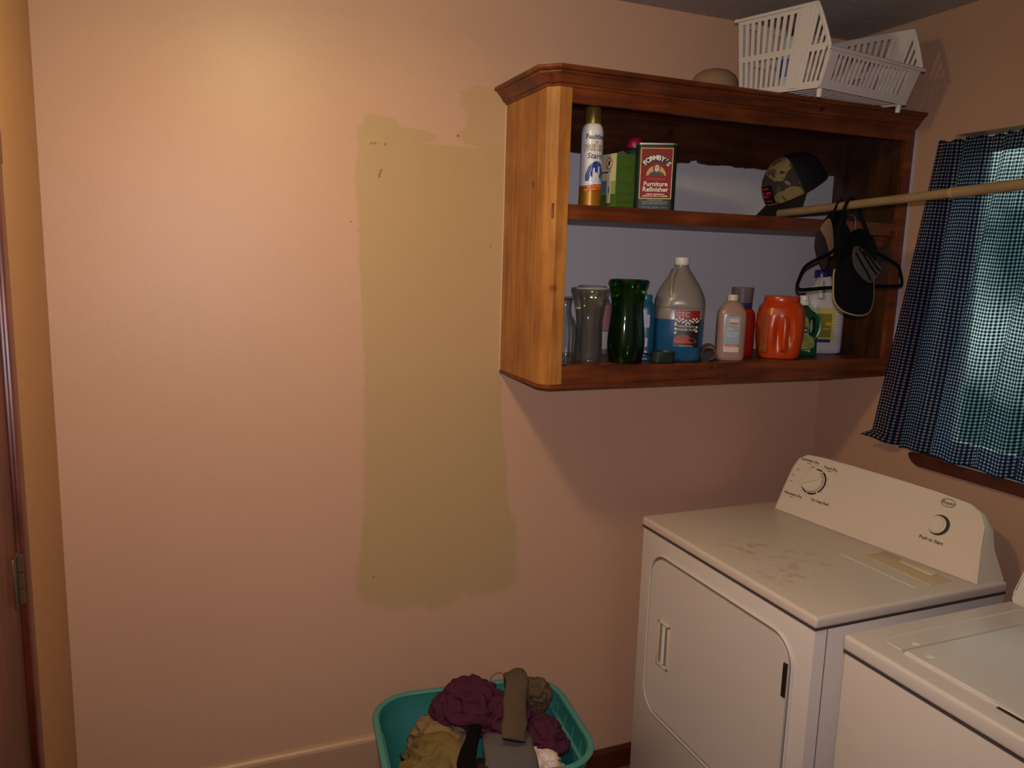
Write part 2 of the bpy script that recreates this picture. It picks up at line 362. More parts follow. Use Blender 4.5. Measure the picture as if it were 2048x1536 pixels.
# painted board along the foot of the back wall (left stretch) and stained board (right stretch)
bm = BM(); prism(bm, [(0, FLOOR), (-.020, FLOOR), (-.020, .070), (-.017, .078), (-.010, .084), (0, .086)], lambda a, b: Vector((XL, a, b)), lambda a, b: Vector((-1.80, a, b)))
obj('baseboard_back', bm, M('painted_board', '#b08a6f', .4), smooth=False, kind='structure')
bm = BM(); prism(bm, [(0, FLOOR), (-.014, FLOOR), (-.014, FLOOR+.075), (-.006, FLOOR+.09), (0, FLOOR+.09)], lambda a, b: Vector((-1.80, a, b)), lambda a, b: Vector((0, a, b)))
obj('baseboard_back', bm, M('stained_baseboard', '#4a1f0c', .4), smooth=False, kind='structure')
# door in the left wall, at the very edge of the view
bm = BM()
for y0, y1, t in ((-.605, -.533, .012), (-.600, -.545, .018)): box(bm, XL, XL+t, y0, y1, FLOOR, 1.86, .003)
box(bm, XL, XL+.018, -1.45, -.533, 1.86, 1.93, .003); box(bm, XL, XL+.018, -1.45, -1.38, FLOOR, 1.86, .003)
obj('trim_1', bm, WT, kind='structure')
d1 = obj('door_1', box(BM(), XL-.03, XL+.008, -1.37, -.628, FLOOR+.01, 1.85, .003), WT, kind='structure')
bm = BM(); box(bm, XL-.02, XL+.006, -.640, -.606, FLOOR, 1.86); obj('door_jamb', bm, M('door_jamb_dark_wood', '#3a160a', .5), d1, smooth=False)  # jamb in one even brown, darker than the trim
bm = BM(); box(bm, XL+.006, XL+.0105, -.665, -.607, .965, 1.072, .002)
for k in range(3): tube(bm, [(XL+.014, -.634, .967+k*.035), (XL+.014, -.634, 1.0+k*.035)], .007, 14)
obj('hinge', bm, M('aged_brass', '#6d604c', .4, .8), d1, label='dull metal door hinge')
# window
w1 = obj('window_1', (lambda b: [box(b, .085, .12, WY0, WY0+.05, WZ0, WZ1), box(b, .085, .12, WY1-.05, WY1, WZ0, WZ1), box(b, .085, .12, WY0, WY1, WZ0, WZ0+.05), box(b, .085, .12, WY0, WY1, WZ1-.05, WZ1), box(b, .088, .117, -1.02, -.98, WZ0, WZ1)][-1])(BM()), M('window_frame_paint', '#d8d8cc', .4), smooth=False, kind='structure')
obj('pane', box(BM(), .10, .104, WY0+.05, WY1-.05, WZ0+.05, WZ1-.05), glassy('window_glass', (.95, .98, .97)), w1, smooth=False)
bm = BM(); prism(bm, smoothpoly([(-.474, 1.066), (-.484, 1.045), (-.512, 1.030), (-.6, 1.028), (-1.50, 1.028), (-1.545, 1.045), (-1.55, 1.066), (-1.5, 1.070), (-.6, 1.070), (-.5, 1.070)], 3), lambda a, b: Vector((.0, a, b)), lambda a, b: Vector((-.022, a, b)))
obj('sill', bm, M('dark_red_sill_wood', '#4b1c12', .35), w1)
bm = BM(); box(bm, 0, .085, WY0, WY1, WZ0-.001, WZ0+.006); obj('window_stool', bm, M('dark_red_sill_wood', '#4b1c12', .35), w1, smooth=False)
# ceiling fixture (above the frame)
t = thing('ceiling_lamp', 'round flush ceiling lamp with shallow white base', 'lamp', (-2.1, -1.0, CEIL))
obj('base', lathe(BM(), [(.06, -.05), (.13, -.045), (.145, -.02), (.15, 0)], 32, capb=False), M('lamp_base_white', '#dcd8cf', .5), t)

# ------------------------------------------------------------------ wall cabinet
CW, CD, ZB, ZT = 1.401, .3415, 1.322, 2.194
cab = thing('wall_cabinet', 'stained wooden open cabinet with two shelves and crown moulding hung on wall', 'cabinet', (-.70, -.17, ZB))
def P(name, bm, m, **k): return obj(name, bm, m, cab, world=True, **k)
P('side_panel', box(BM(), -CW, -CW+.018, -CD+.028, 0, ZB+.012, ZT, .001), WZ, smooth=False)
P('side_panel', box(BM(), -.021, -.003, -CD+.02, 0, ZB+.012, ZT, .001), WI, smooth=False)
bm = BM(); prism(bm, [(-CW, -CD+.028), (-CW+.027, -CD), (-CW+.035, -CD+.008), (-CW+.008, -CD+.032)], lambda a, b: Vector((a, b, ZB+.012)), lambda a, b: Vector((a, b, ZT))); P('chamfer_strip', bm, WZ, smooth=False)
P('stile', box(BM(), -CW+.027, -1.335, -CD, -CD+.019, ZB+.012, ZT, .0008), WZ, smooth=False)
P('stile', box(BM(), -.040, -.003, -CD, -CD+.019, ZB+.012, ZT, .0008), WX, smooth=False)
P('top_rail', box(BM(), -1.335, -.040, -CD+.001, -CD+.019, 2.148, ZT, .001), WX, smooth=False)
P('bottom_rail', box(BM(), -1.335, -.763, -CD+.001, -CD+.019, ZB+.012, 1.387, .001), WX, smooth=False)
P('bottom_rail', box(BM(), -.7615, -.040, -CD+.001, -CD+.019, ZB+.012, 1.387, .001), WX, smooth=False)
P('bottom_shelf', box(BM(), -CW+.018, -.021, -CD+.019, 0, 1.369, 1.387), WX, smooth=False)
P('shelf', box(BM(), -CW+.018, -.021, -CD+.004, -.001, 1.822, 1.865, .0015), WX, smooth=False)
P('shelf_cleat', box(BM(), -.045, -.021, -CD+.05, -.001, 1.785, 1.822, .001), WX, smooth=False)
P('shelf_cleat', box(BM(), -CW+.018, -CW+.04, -CD+.05, -.001, 1.785, 1.822, .001), WX, smooth=False)
bm = BM(); prism(bm, [(-CW, 0), (-CW, -CD+.028), (-CW+.027, -CD-.003), (-.003, -CD-.003), (-.003, 0)], lambda a, b: Vector((a, b, ZB)), lambda a, b: Vector((a, b, ZB+.012))); P('bottom_board', bm, WX, smooth=False)
P('shim', box(BM(), -.875, -.765, -CD-.0022, -CD+.002, 1.3345, 1.3375), M('shim_dark', '#2c1409', .6), smooth=False, label='thin dark shim under the rail joint')
# ragged-edged board along the back top
top = [(-1.38, 2.17)]; bot = []
x = -1.38
while x < -.021:
    k = noise.noise(Vector((x*22, 1.7, 0)))*.006 + noise.noise(Vector((x*90, 4, 0)))*.003
    bot.append((x, 2.058 + k + (.010 if -.70 < x < -.66 else 0))); x += .006
bot.append((-.021, 2.058))
bm = BM(); prism(bm, [(-1.38, 2.194)] + bot + [(-.021, 2.194)], lambda a, b: Vector((a, -.001, b)), lambda a, b: Vector((a, -.016, b))); P('back_board', bm, WD, smooth=False, label='dark back board with a ragged paint edge below')
P('top_panel', box(BM(), -CW+.001, -.003, -CD+.001, -.0005, 2.1945, 2.238), WX, smooth=False)
def crown():
    prof = [(0, 2.188), (.004, 2.188), (.006, 2.194), (.012, 2.197), (.016, 2.204), (.026, 2.216), (.031, 2.219), (.032, 2.224), (.040, 2.226), (.044, 2.231), (.043, 2.237), (.040, 2.239), (0, 2.239)]
    t = math.tan(R(22.5)); bm = BM(); rings = []
    c1, c2 = (-CW, -CD+.028), (-CW+.027, -CD)
    for path in range(4):
        ring = []
        for d, z in prof:
            q = [(-CW-d, -.001), (c1[0]-d, c1[1]-d*t), (c2[0]-d*t, c2[1]-d), (-.002, -CD-d)][path]
            ring.append(Vector((q[0], q[1], z)))
        rings.append(ring)
    loft(bm, rings); return bm
P('crown_moulding', crown(), WX, ang=20)
P('caulk_line', box(BM(), -.003, -.0005, -CD-.012, -CD+.004, ZB, 2.19), M('pale_caulk', '#a9a0ac', .6), smooth=False, label='pale caulk line between cabinet and right wall')
P('caulk_line', box(BM(), -CW-.003, -CW+.001, -.004, -.0005, ZB+.01, 2.19), M('caulk_cream', '#c9b294', .6), smooth=False, label='thin cream caulk line at the left side')

ZL, ZU = 1.3875, 1.8655    # lower and upper standing heights
# ---------------- spray starch can
t = thing('starch_spray_can', 'white spray starch can with gold cap and blue shirt picture', 'spray can', (-1.215, -.245, ZU), -31+22)
r = .0335
obj('body', lathe(BM(), [(.030, 0), (.0325, .002), (r, .006), (r, .218), (.031, .234), (.026, .243), (.024, .245)], 48), M('can_white', '#d9d2d6', .3, spec=.6), t)
obj('cap', lathe(BM(), [(.0245, .244), (.0255, .247), (.0250, .288), (.0235, .293), (.012, .294)], 40), M('gold_cap', '#7a5c23', .35, .45), t)
cm = cylmap(r)
bm = BM(); patch(bm, cm, -.095, .095, .004, .062, .0004, 40); obj('lower_band', bm, M('gold_band', '#a06f1c', .35, .3), t)
lb = BM(); patch(lb, cm, -.030, .036, .055, .074, .0008, 16); lb2 = rotmap(cm, 8, 0, .06)
bm = BM(); patch(bm, lb2, -.026, .036, .048, .066, .0011, 16); obj('red_banner', bm, M('banner_red', '#b2281c', .4), t); lb.free()
bm = BM(); text(bm, lb2, 'NO FLAKING', .0085, .004, .0605, .0016, bold=.02); text(bm, lb2, 'ON DARK COLORS', .0078, .004, .0525, .0016, bold=.02); obj('lettering', bm, M('ink_yellow', '#e8b62c', .5), t, smooth=False)
sh = [(-.030, .084), (-.026, .108), (-.012, .127), (-.004, .132), (.004, .130), (.012, .132), (.022, .125), (.030, .108), (.033, .082), (.026, .074), (.023, .098), (.020, .076), (-.004, .074), (-.006, .086), (-.015, .100), (-.016, .078)]
bm = BM(); fan(bm, cm, [(a+.003, b) for a, b in [(-.014, .078), (-.014, .1), (-.012, .127), (-.003, .134), (.010, .134), (.020, .126), (.021, .098), (.019, .078)]], .0009)
fan(bm, cm, [(-.028, .076), (-.029, .092), (-.020, .116), (-.010, .128), (-.008, .108), (-.014, .086), (-.018, .076)], .0009)
fan(bm, cm, [(.022, .124), (.034, .104), (.038, .080), (.030, .074), (.026, .092), (.020, .106)], .0009)
obj('shirt_picture', bm, M('shirt_blue', '#1f3f8a', .4), t)
bm = BM(); fan(bm, cm, ellipse(.026, .006, .004, .072), .0010); fan(bm, cm, [(-.002, .078), (.0, .087), (.016, .087), (.020, .078)], .0013); fan(bm, cm, [(-.012, .074), (-.010, .092), (-.004, .076)], .0013)
line(bm, cm, [(.010, .132), (.011, .092)], .0008, .0014); line(bm, cm, [(-.008, .128), (-.010, .108), (-.016, .094)], .0008, .0014)
obj('iron_picture', bm, M('iron_pale', '#c9d2e2', .4), t)
bm = BM(); text(bm, cm, 'Faultless', .0205, .004, .205, bold=.015); text(bm, cm, 'Starch', .0225, .004, .149, shear=.2, bold=.01); obj('lettering', bm, M('ink_navy', '#1d2345', .5), t, smooth=False)
bm = BM(); text(bm, cm, 'PREMIUM', .0235, .006, .1725, .0010, bold=.05, stretch=.86); obj('lettering', bm, M('ink_darkbrown', '#2c1a28', .5), t, smooth=False)
bm = BM(); text(bm, cm, 'PREMIUM', .0235, .006, .1725, .0015, bold=.005, stretch=.86); obj('lettering', bm, M('ink_cream_gold', '#dcc79a', .5), t, smooth=False)
def star(cx, cy, r1, r2): return [(cx+(r1 if i % 2 == 0 else r2)*math.sin(i*math.pi/5), cy+(r1 if i % 2 == 0 else r2)*math.cos(i*math.pi/5)) for i in range(10)]
bm = BM(); fan(bm, cm, star(.003, .189, .006, .0025), .0010); obj('star_mark', bm, M('ink_red', '#b3262a', .5), t)
bm = BM(); fan(bm, cm, star(.003, .189, .0028, .0013), .0014); obj('star_mark', bm, MATS['can_white'], t)

# ---------------- mosquito repeller box
t = thing('repellent_box', 'green and cream cardboard box with crossed-out mosquito sign and white tube picture', 'box', (-1.088, -.198, ZU), 10)
# local: left face at x=-.055 faces the camera-left, front face y=-.03
GB = M('box_green', '#4a6624', .5)
obj('carton', box(BM(), -.055, .020, -.05, .03, 0, .168, .001), GB, t, smooth=False)
lm = lambda u, v, e: Vector((-.055-e, -.01-u, v))      # left face: u runs toward the front... 
bm = BM()
G = [[None]*2 for _ in range(9)]
patch(bm, lm, -.038, .039, .070, .167, .0004, 2, 2); obj('cream_face', bm, M('box_cream', '#c9c09a', .5), t, smooth=False)
bm = BM(); patch(bm, lm, -.038, .039, .045, .085, .0007, 2, 2); obj('fade_band', bm, M('box_palegreen', '#94a05e', .5), t, smooth=False)
bm = BM(); fan(bm, lm, ellipse(.0135, .0155, .005, .138), .0009); obj('sign_disc', bm, M('disc_cream', '#d6ccb4', .5), t)
bm = BM(); line(bm, lm, ellipse(.0145, .0165, .005, .138, 28), .0028, .0012, True); line(bm, lm, [(-.005, .127), (.015, .149)], .0026, .0013); obj('sign_ring', bm, MATS['banner_red'], t)
bm = BM(); fan(bm, lm, ellipse(.004, .007, .005, .139), .0011)
for a in (-50, -20, 20, 55, 120, 160, 200, 235): line(bm, lm, [(.005, .139), (.005+.009*math.cos(R(a)), .139+.011*math.sin(R(a)))], .001, .0011)
obj('mosquito_picture', bm, M('ink_black', '#1a1614', .6), t)
bm = BM(); fan(bm, lm, rrect(.018, .095, .006, .008, .065, 4), .0012); obj('tube_picture', bm, M('tube_white', '#d3c8b6', .5), t)
bm = BM(); fan(bm, lm, ellipse(.0035, .012, .008, .058), .0015); obj('tube_slot', bm, M('slot_grey', '#6f6a5c', .5), t)
bm = BM(); fan(bm, lm, [(-.038, .050), (-.038, .085), (-.006, .088), (-.006, .048)], .0011); obj('blue_panel', bm, M('panel_blue', '#49729e', .5), t)
bm = BM(); dashes(bm, lm, -.030, .014, .112, .006, .0011, 3); obj('lettering', bm, MATS['ink_black'], t, smooth=False)
fm = flatmap(-.05); bm = BM()
for v0, v1 in ((.128, .156), (.080, .122), (.050, .074), (.026, .046), (.008, .022)):
    line(bm, fm, [(-.048, v0), (.014, v0), (.014, v1), (-.048, v1)], .0012, .0006, True)
obj('panel_lines', bm, M('box_darkgreen', '#365a1c', .5), t, smooth=False)
bm = BM(); bm.faces.new([bm.verts.new(p) for p in ((-.045, -.035, .1695), (.018, -.02, .1695), (.016, .01, .186))]); r_ = bmesh.ops.solidify(bm, geom=bm.faces[:], thickness=.0008); obj('top_flap', bm, M('flap_white', '#cfc7bf', .6), t, smooth=False, label='white flap sticking up from the top')

# ---------------- furniture refinisher can
t = thing('refinisher_can', 'dark green metal can with red furniture refinisher label and bearded man picture', 'can', (-1.000, -.268, ZU), -29)
DG = M('can_dark_green', '#0f1f17', .5, spec=.4)
bm = BM(); loft(bm, [[Vector((a*s, b*s, z)) for a, b in rrect(.125, .060, .016)] for s, z in ((.98, 0), (1, .003), (1, .197), (.98, .200))]); obj('body', bm, DG, t, ang=50)
bm = BM(); loft(bm, [[Vector((a*s, b*s, z)) for a, b in rrect(.127, .062, .017)] for s, z in ((1, .1965), (1.0, .2015), (.97, .2015), (.96, .199))]); obj('rim', bm, M('can_tin', '#8b8579', .35, .8), t, ang=50)
fm = flatmap(-.030)
FW = .0465
bm = BM(); patch(bm, fm, -FW-.003, FW+.003, .034, .187, .0004, 2, 2); obj('label_border', bm, M('label_gold', '#c79a3f', .4), t, smooth=False)
bm = BM(); patch(bm, fm, -FW-.0005, FW+.0005, .0365, .1845, .0008, 2, 2); lbl = obj('label', bm, M('label_red', '#7a1413', .6, spec=.3), t, smooth=False, label='red paper label with gold border')
arc = [( .055*math.sin(R(a)), .112+.056*math.cos(R(a))) for a in range(-60, 61, 6)]; arc2 = [(.035*math.sin(R(a)), .112+.034*math.cos(R(a))) for a in range(60, -61, -6)]
bm = BM()
for i in range(20): bm.faces.new([bm.verts.new(fm(*p, .0011)) for p in (arc[i], arc[i+1], arc2[19-i], arc2[20-i])])
obj('arched_banner', bm, MATS['ink_black'], t, smooth=False)
bm = BM()
for i, ch in enumerate("FORMBY'S"):
    a = -49 + i*14.6; g = lambda u, v, e, a=a: fm(.0455*math.sin(R(a)) + u*math.cos(R(a)) + v*math.sin(R(a)), .1115+.0455*math.cos(R(a)) - u*math.sin(R(a)) + v*math.cos(R(a)), e)
    text(bm, g, ch, .0205, 0, 0, .0015, bold=.03)
obj('brand_lettering', bm, M('ink_white', '#dbd3c6', .5), t, smooth=False); bm = BM()
text(bm, fm, 'Furniture', .0195, 0, .0785, .0013, bold=.02); text(bm, fm, 'Refinisher', .0195, 0, .0620, .0013, bold=.02)
dashes(bm, fm, -.028, .028, .0482, .0042, .0013, 4); dashes(bm, fm, -.037, .037, .0425, .0042, .0013, 5)
obj('lettering', bm, M('ink_white', '#dbd3c6', .5), t, smooth=False)
bm = BM(); pts = [(.030*math.cos(R(a)), .104+.030*math.sin(R(a))) for a in range(0, 181, 10)]; fan(bm, fm, pts, .0011); obj('half_round_picture', bm, M('sunset_orange', '#c08a3a', .5), t)
bm = BM(); fan(bm, fm, ellipse(.0115, .014, .001, .127), .0014); fan(bm, fm, [(-.024, .104), (-.018, .113), (-.006, .117), (.008, .117), (.020, .113), (.026, .104)], .0013); obj('man_hair_and_coat', bm, M('dark_brown_ink', '#3a1b16', .5), t)
bm = BM(); fan(bm, fm, ellipse(.0078, .0105, .002, .126), .0017); obj('man_face', bm, M('face_tan', '#c9ab86', .5), t)
bm = BM(); line(bm, fm, ellipse(.0028, .0022, -.0015, .128, 12), .0008, .002, True); line(bm, fm, ellipse(.0028, .0022, .0052, .128, 12), .0008, .002, True); obj('man_glasses', bm, MATS['dark_brown_ink'], t)
bm = BM(); text(bm, fm, 'CONDITIONING', .0075, 0, .0935, .0013); obj('lettering', bm, M('ink_orange', '#c24a22', .5), t, smooth=False)
bm = BM(); dashes(bm, fm, -.022, .024, .0300, .0040, .0010, 6); dashes(bm, fm, -.038, .038, .0248, .0044, .0010, 7); dashes(bm, fm, -.034, .036, .0195, .0044, .0010, 8); text(bm, fm, '32 FL. OZ. / QUART / 946 ML', .0062, 0, .008, .0010); obj('lettering', bm, M('ink_greygreen', '#6c7a6e', .5), t, smooth=False)
# bottle behind it
t = thing('red_capped_bottle', 'dark bottle with crimson cap standing behind the red-labelled can', 'bottle', (-1.015, -.16, ZU), 0)
obj('body', lathe(BM(), [(.036, 0), (.038, .004), (.038, .175), (.030, .192), (.018, .198), (.018, .206)], 36), M('bottle_darkteal', '#1c2c2c', .35), t)
obj('cap', lathe(BM(), [(.026, .200), (.027, .203), (.026, .222), (.020, .232), (.008, .235)], 36), M('cap_crimson', '#8c1030', .4), t)

# ---------------- camouflage cap
def camo():
    m = bpy.data.materials.new('camouflage_cloth'); m.use_nodes = True; nt = m.node_tree; N = nt.nodes.new; L = nt.links.new; p = nt.nodes['Principled BSDF']; tc = N('ShaderNodeTexCoord')
    def blot(scale, thr, off):
        mp = N('ShaderNodeMapping'); mp.inputs['Location'].default_value = off; L(tc.outputs['Object'], mp.inputs[0])
        n = N('ShaderNodeTexNoise'); n.inputs['Scale'].default_value = scale; n.inputs['Detail'].default_value = 1.5; n.inputs['Distortion'].default_value = .8; L(mp.outputs[0], n.inputs[0])
        g = N('ShaderNodeMath'); g.operation = 'GREATER_THAN'; g.inputs[1].default_value = thr; L(n.outputs[0], g.inputs[0]); return g
    prev = None; base = srgb('#76653d')
    for sc_, th, off, c in ((13, .49, (0, 0, 0), '#2e2320'), (16, .60, (3, 1, 2), '#3c3f1c'), (18, .62, (7, 5, 1), '#4a3a2d')):
        g = blot(sc_, th, off); mx = N('ShaderNodeMixRGB'); mx.inputs[2].default_value = srgb(c)
        if prev is None: mx.inputs[1].default_value = base
        else: L(prev.outputs[0], mx.inputs[1])
        L(g.outputs[0], mx.inputs[0]); prev = mx
    L(prev.outputs[0], p.inputs['Base Color']); p.inputs['Roughness'].default_value = .9; return m
CAMO = camo(); BLK = M('black_cloth', '#060608', .9, spec=.15); MESHB = M('black_mesh_cloth', '#08080b', .75, spec=.3)
t = thing('baseball_cap', 'camouflage cap with black mesh back lying on the upper shelf', 'hat', (-.352, -.145, ZU), 0)
CapM = Matrix.Translation((.004, 0, .145)) @ Matrix.Rotation(R(-97), 4, 'Z') @ Matrix.Rotation(R(30), 4, 'X') @ Matrix.Scale(1.12, 4)
# cap frame: front = -y, up = z, crown ellipsoid
def crown_part(front):
    bm = BM(); seg = 40; V = []
    for j in range(13):
        th = R(90*j/12); row = []
        for i in range(seg//2+1):
            a = (math.pi + .32 + (math.pi-.64)*i/(seg//2)) if front else (-.32 + (math.pi+.64)*i/(seg//2))
            rr = math.cos(th)**.75; x = .088*rr*math.cos(a); y = .103*rr*math.sin(a); z = -.035 + .118*math.sin(th)**.9
            q = Vector((x, y, z)); q += q.normalized()*noise.noise(q*18)*.006
            row.append(q)
        V.append(row)
    g = [[bm.verts.new(p) for p in r] for r in V]
    for a, b in zip(g, g[1:]):
        for i in range(len(a)-1): bm.faces.new((a[i], a[i+1], b[i+1], b[i]))
    bmesh.ops.remove_doubles(bm, verts=bm.verts, dist=.0008)
    bmesh.ops.recalc_face_normals(bm, faces=bm.faces); bmesh.ops.solidify(bm, geom=bm.faces[:], thickness=.002)
    bm.transform(CapM); return bm
obj('front_crown', crown_part(True), CAMO, t)
obj('mesh_back', crown_part(False), MESHB, t)
bm = BM(); rows = []
for k in range(2):
    for s in range(7): pass
outer = []
for s in range(9):
    f = s/8; row = []
    for i in range(21):
        a = R(180 + 14 + (152)*i/20)
        inner = Vector((.086*math.cos(a), .100*math.sin(a), -.036)); out = Vector((.092*math.cos(a), .100*math.sin(a) - .075*max(0, math.sin(-a)*1.0)**.55, -.036 - .012 - .018*(math.cos(a)**2)))
        row.append(inner.lerp(out, f))
    rows.append(row)
g = [[bm.verts.new(p) for p in r_] for r_ in rows]
for a, b in zip(g, g[1:]):
    for i in range(20): bm.faces.new((a[i], a[i+1], b[i+1], b[i]))
bmesh.ops.solidify(bm, geom=bm.faces[:], thickness=.003); bm.transform(CapM); obj('bill', bm, M('dark_brown_bill', '#241814', .8), t)
def capmap(u, v, e):
    a = u/.095 - math.pi/2; th = max(0, v/.115); rr = math.cos(min(th, 1.5))**.75
    q = Vector((.088*rr*math.cos(a), .103*rr*math.sin(a), -.035+.118*max(0, math.sin(th))**.9)); q += q.normalized()*(.0055+e); return CapM @ q
bm = BM(); patch(bm, capmap, -.036, .030, .006, .058, .0, 10, 8); obj('patch', bm, BLK, t, label='black cloth patch with red lettering')
bm = BM(); dashes(bm, capmap, -.024, .016, .050, .011, .0015, 21); dashes(bm, capmap, -.028, .022, .036, .016, .0015, 22); dashes(bm, capmap, -.026, .018, .027, .012, .0015, 23); dashes(bm, capmap, -.022, .018, .014, .008, .0015, 24)
obj('lettering', bm, M('patch_red', '#8f1713', .7), t, smooth=False)

# ---------------- lower shelf
CLR = glassy('clear_glass', (.985, .99, .985), .03, .025, '#c4c4c0', .40, .93)
def vase_profile(rt, rw, rb, rf, h, lip=.003):
    return [(rf*.96, 0), (rf, .004), (rf*1.0, .02), (rb*.985, h*.14), (rb, h*.26), (rb*.97, h*.36), (rw*1.06, h*.52), (rw, h*.64), (rw*1.03, h*.74), (rt*.93, h*.88), (rt*.975, h*.93), (rt+lip*.6, h*.955), (rt+lip, h*.972), (rt+lip, h*.99), (rt, h)]
def vase(name, label, loc, prof, m, ribs=0, ribd=0, thick=.003, group=None, floor_t=.012):
    t = thing(name, label, 'vase', loc)
    bm = BM(); lathe(bm, prof, 72, capt=False, ribs=ribs, ribd=ribd)
    inner = [(max(r-thick, .002), max(z, floor_t)) for r, z in prof][::-1]
    bm2 = BM(); lathe(bm2, [(max(r-thick, .002), max(z, floor_t)) for r, z in prof], 72, capt=False, ribs=ribs, ribd=ribd)
    obj('outer_wall', bm, m, t); obj('inner_wall', bm2, m, t)
    bm3 = BM(); bmr = prof[-1][0]; tube(bm3, [((bmr-.001)*math.cos(2*math.pi*i/48), (bmr-.001)*math.sin(2*math.pi*i/48), prof[-1][1]) for i in range(48)], .0022, 8, closed=True)
    obj('lip', bm3, M(m.name+'_lip', '#8d8f88' if 'green' not in m.name else '#0c2a0c', .08, spec=.9), t)
    return t
vase('ribbed_glass_jar', 'small ribbed clear glass jar at the far left of the lower shelf', (-1.300, -.262, ZL), [(.034, 0), (.040, .005), (.045, .03), (.047, .08), (.045, .11), (.038, .135), (.029, .150), (.026, .162), (.026, .185), (.029, .195), (.030, .205)], CLR, 20, .03)
vase('clear_vase', 'clear glass vase with flared rim between ribbed jar and green vase', (-1.206, -.262, ZL), [(.040, 0), (.042, .004), (.0425, .03), (.042, .07), (.0405, .105), (.0415, .135), (.045, .165), (.051, .195), (.0565, .214), (.059, .217), (.0605, .222), (.0605, .229), (.058, .232)], CLR, 10, .018)
GRN = glassy('green_glass', (.25, .68, .25), .04, .10, '#06300c', .9)
vase('green_vase', 'tall dark green glass vase with wide rim', (-1.075, -.268, ZL), vase_profile(.061, .050, .059, .054, .260), GRN, 8, .022)
t = vase('clear_vase', 'second clear glass vase, only its rim showing behind the front clear vase', (-1.122, -.115, ZL), vase_profile(.046, .034, .040, .036, .234), CLR)
# bottle with pink label behind the two vases
t = thing('pink_label_bottle', 'clear bottle with pink printed label seen between the clear and green vases', 'bottle', (-1.055, -.050, ZL), -20)
obj('body', lathe(BM(), [(.036, 0), (.039, .005), (.039, .165), (.030, .188), (.016, .196), (.016, .205)], 40), glassy('clear_plastic', (.75, .78, .78), .1, .35, '#a6aaa8'), t)
cm = cylmap(.039); bm = BM(); patch(bm, cm, -.05, .05, .085, .170, .0006, 20); obj('label', bm, M('label_pink', '#b3797a', .5), t, label='pink label with fine lines')
bm = BM(); patch(bm, cm, -.05, .05, .02, .080, .0006, 20); obj('label', bm, M('label_white', '#b7b5a6', .5), t)
bm = BM(); 
for k in range(9): line(bm, cm, [(-.045+i*.01, .092+k*.008) for i in range(10)], .001, .0012)
obj('print_lines', bm, M('pink_dark', '#8a4a52', .5), t)
obj('cap', lathe(BM(), [(.017, .198), (.018, .2), (.018, .218)], 28), M('cap_white', '#c9c4bc', .4), t)
# teal bottle
t = thing('teal_bottle', 'teal plastic bottle with white square labels right of the green vase', 'bottle', (-.985, -.225, ZL), -31)
TEAL = M('teal_plastic', '#0a5266', .35)
obj('body', lathe(BM(), [(.028, 0), (.031, .004), (.032, .02), (.032, .160), (.029, .180), (.0225, .188), (.022, .190)], 48, sx=1.1, sy=.75, n=2.6), TEAL, t)
obj('cap', lathe(BM(), [(.021, .189), (.0225, .191), (.0225, .210), (.021, .213)], 40, sx=1.05, sy=.8, n=2.4), M('teal_cap', '#0b6074', .3), t)
sm = supmap(.0352, .024, 2.6)
bm = BM()
patch(bm, sm, -.012, .018, .108, .150, .0006); patch(bm, sm, -.012, .014, .045, .074, .0006); patch(bm, sm, -.012, .014, .018, .032, .0006); patch(bm, sm, -.012, .016, .004, .0065, .0006)
obj('label', bm, M('label_greywhite', '#b9b9c2', .5), t)
bm = BM()
for k in range(6): line(bm, sm, [(-.008+i*.004, .113+k*.006) for i in range(6)], .0009, .0012)
obj('print_lines', bm, M('ink_mauve', '#8c5a6a', .5), t); bm = BM()
for k in range(3): line(bm, sm, [(-.008+i*.004, .051+k*.006) for i in range(5)], .0009, .0012)
obj('print_lines', bm, M('ink_mauve', '#8c5a6a', .5), t)
# frosted bottle behind the teal one
t = thing('frosted_bottle', 'frosted grey bottle with rounded shoulder behind the teal bottle', 'bottle', (-.955, -.13, ZL), 0)
obj('body', lathe(BM(), [(.040, 0), (.043, .005), (.044, .13), (.043, .17), (.036, .205), (.022, .226), (.008, .232)], 44), glassy('frosted_plastic', (.7, .72, .75), .3, .5, '#8b8a90'), t)
# ---------------- washer fluid jug
t = thing('washer_fluid_jug', 'gallon jug of blue windshield washer fluid with red and black label and white cap', 'jug', (-.858, -.235, ZL), -31)
JP = [(.068, 0), (.076, .005), (.080, .015), (.081, .10), (.082, .165), (.080, .172), (.0825, .178), (.082, .196), (.076, .218), (.063, .244), (.045, .272), (.028, .296), (.0215, .306), (.0205, .322)]
FR = glassy('translucent_jug_plastic', (.80, .78, .76), .25, .42, '#a59a93', .2)
jb = obj('body', lathe(BM(), [(r, z, (3.2 if z < .19 else 2.4 if z < .25 else 2)) for r, z in JP], 64), FR, t)
bl = [(r-.0015, z, 3.2) for r, z in JP if z < .14]
obj('blue_fluid', lathe(BM(), [(r+.0004, max(z, .001), 3.2) for r, z in JP if z <= .12] + [(.0818, .138, 3.2)], 64), M('fluid_blue', '#1e5078', .2, trans=.15), t)
obj('cap', lathe(BM(), [(.0225, .312), (.0235, .314), (.0235, .333), (.022, .336)], 40), MATS['cap_white'], t)
bm = BM(); tube(bm, spline([(-.020, .052, .292), (-.03, .071, .262), (-.03, .082, .220), (-.03, .076, .186)], 6), .012, 14); tube(bm, spline([(-.018, -.022, .300), (-.030, -.040, .270), (-.032, -.060, .235), (-.030, -.070, .205)], 6), .008, 12); obj('handle', bm, FR, t)
sm = supmap(.0815, .0815, 3.2)
bm = BM(); patch(bm, sm, -.018, .062, .050, .168, .0008, 16); obj('label', bm, M('label_black', '#17110f', .4), t, label='black and red label with chequered flag')
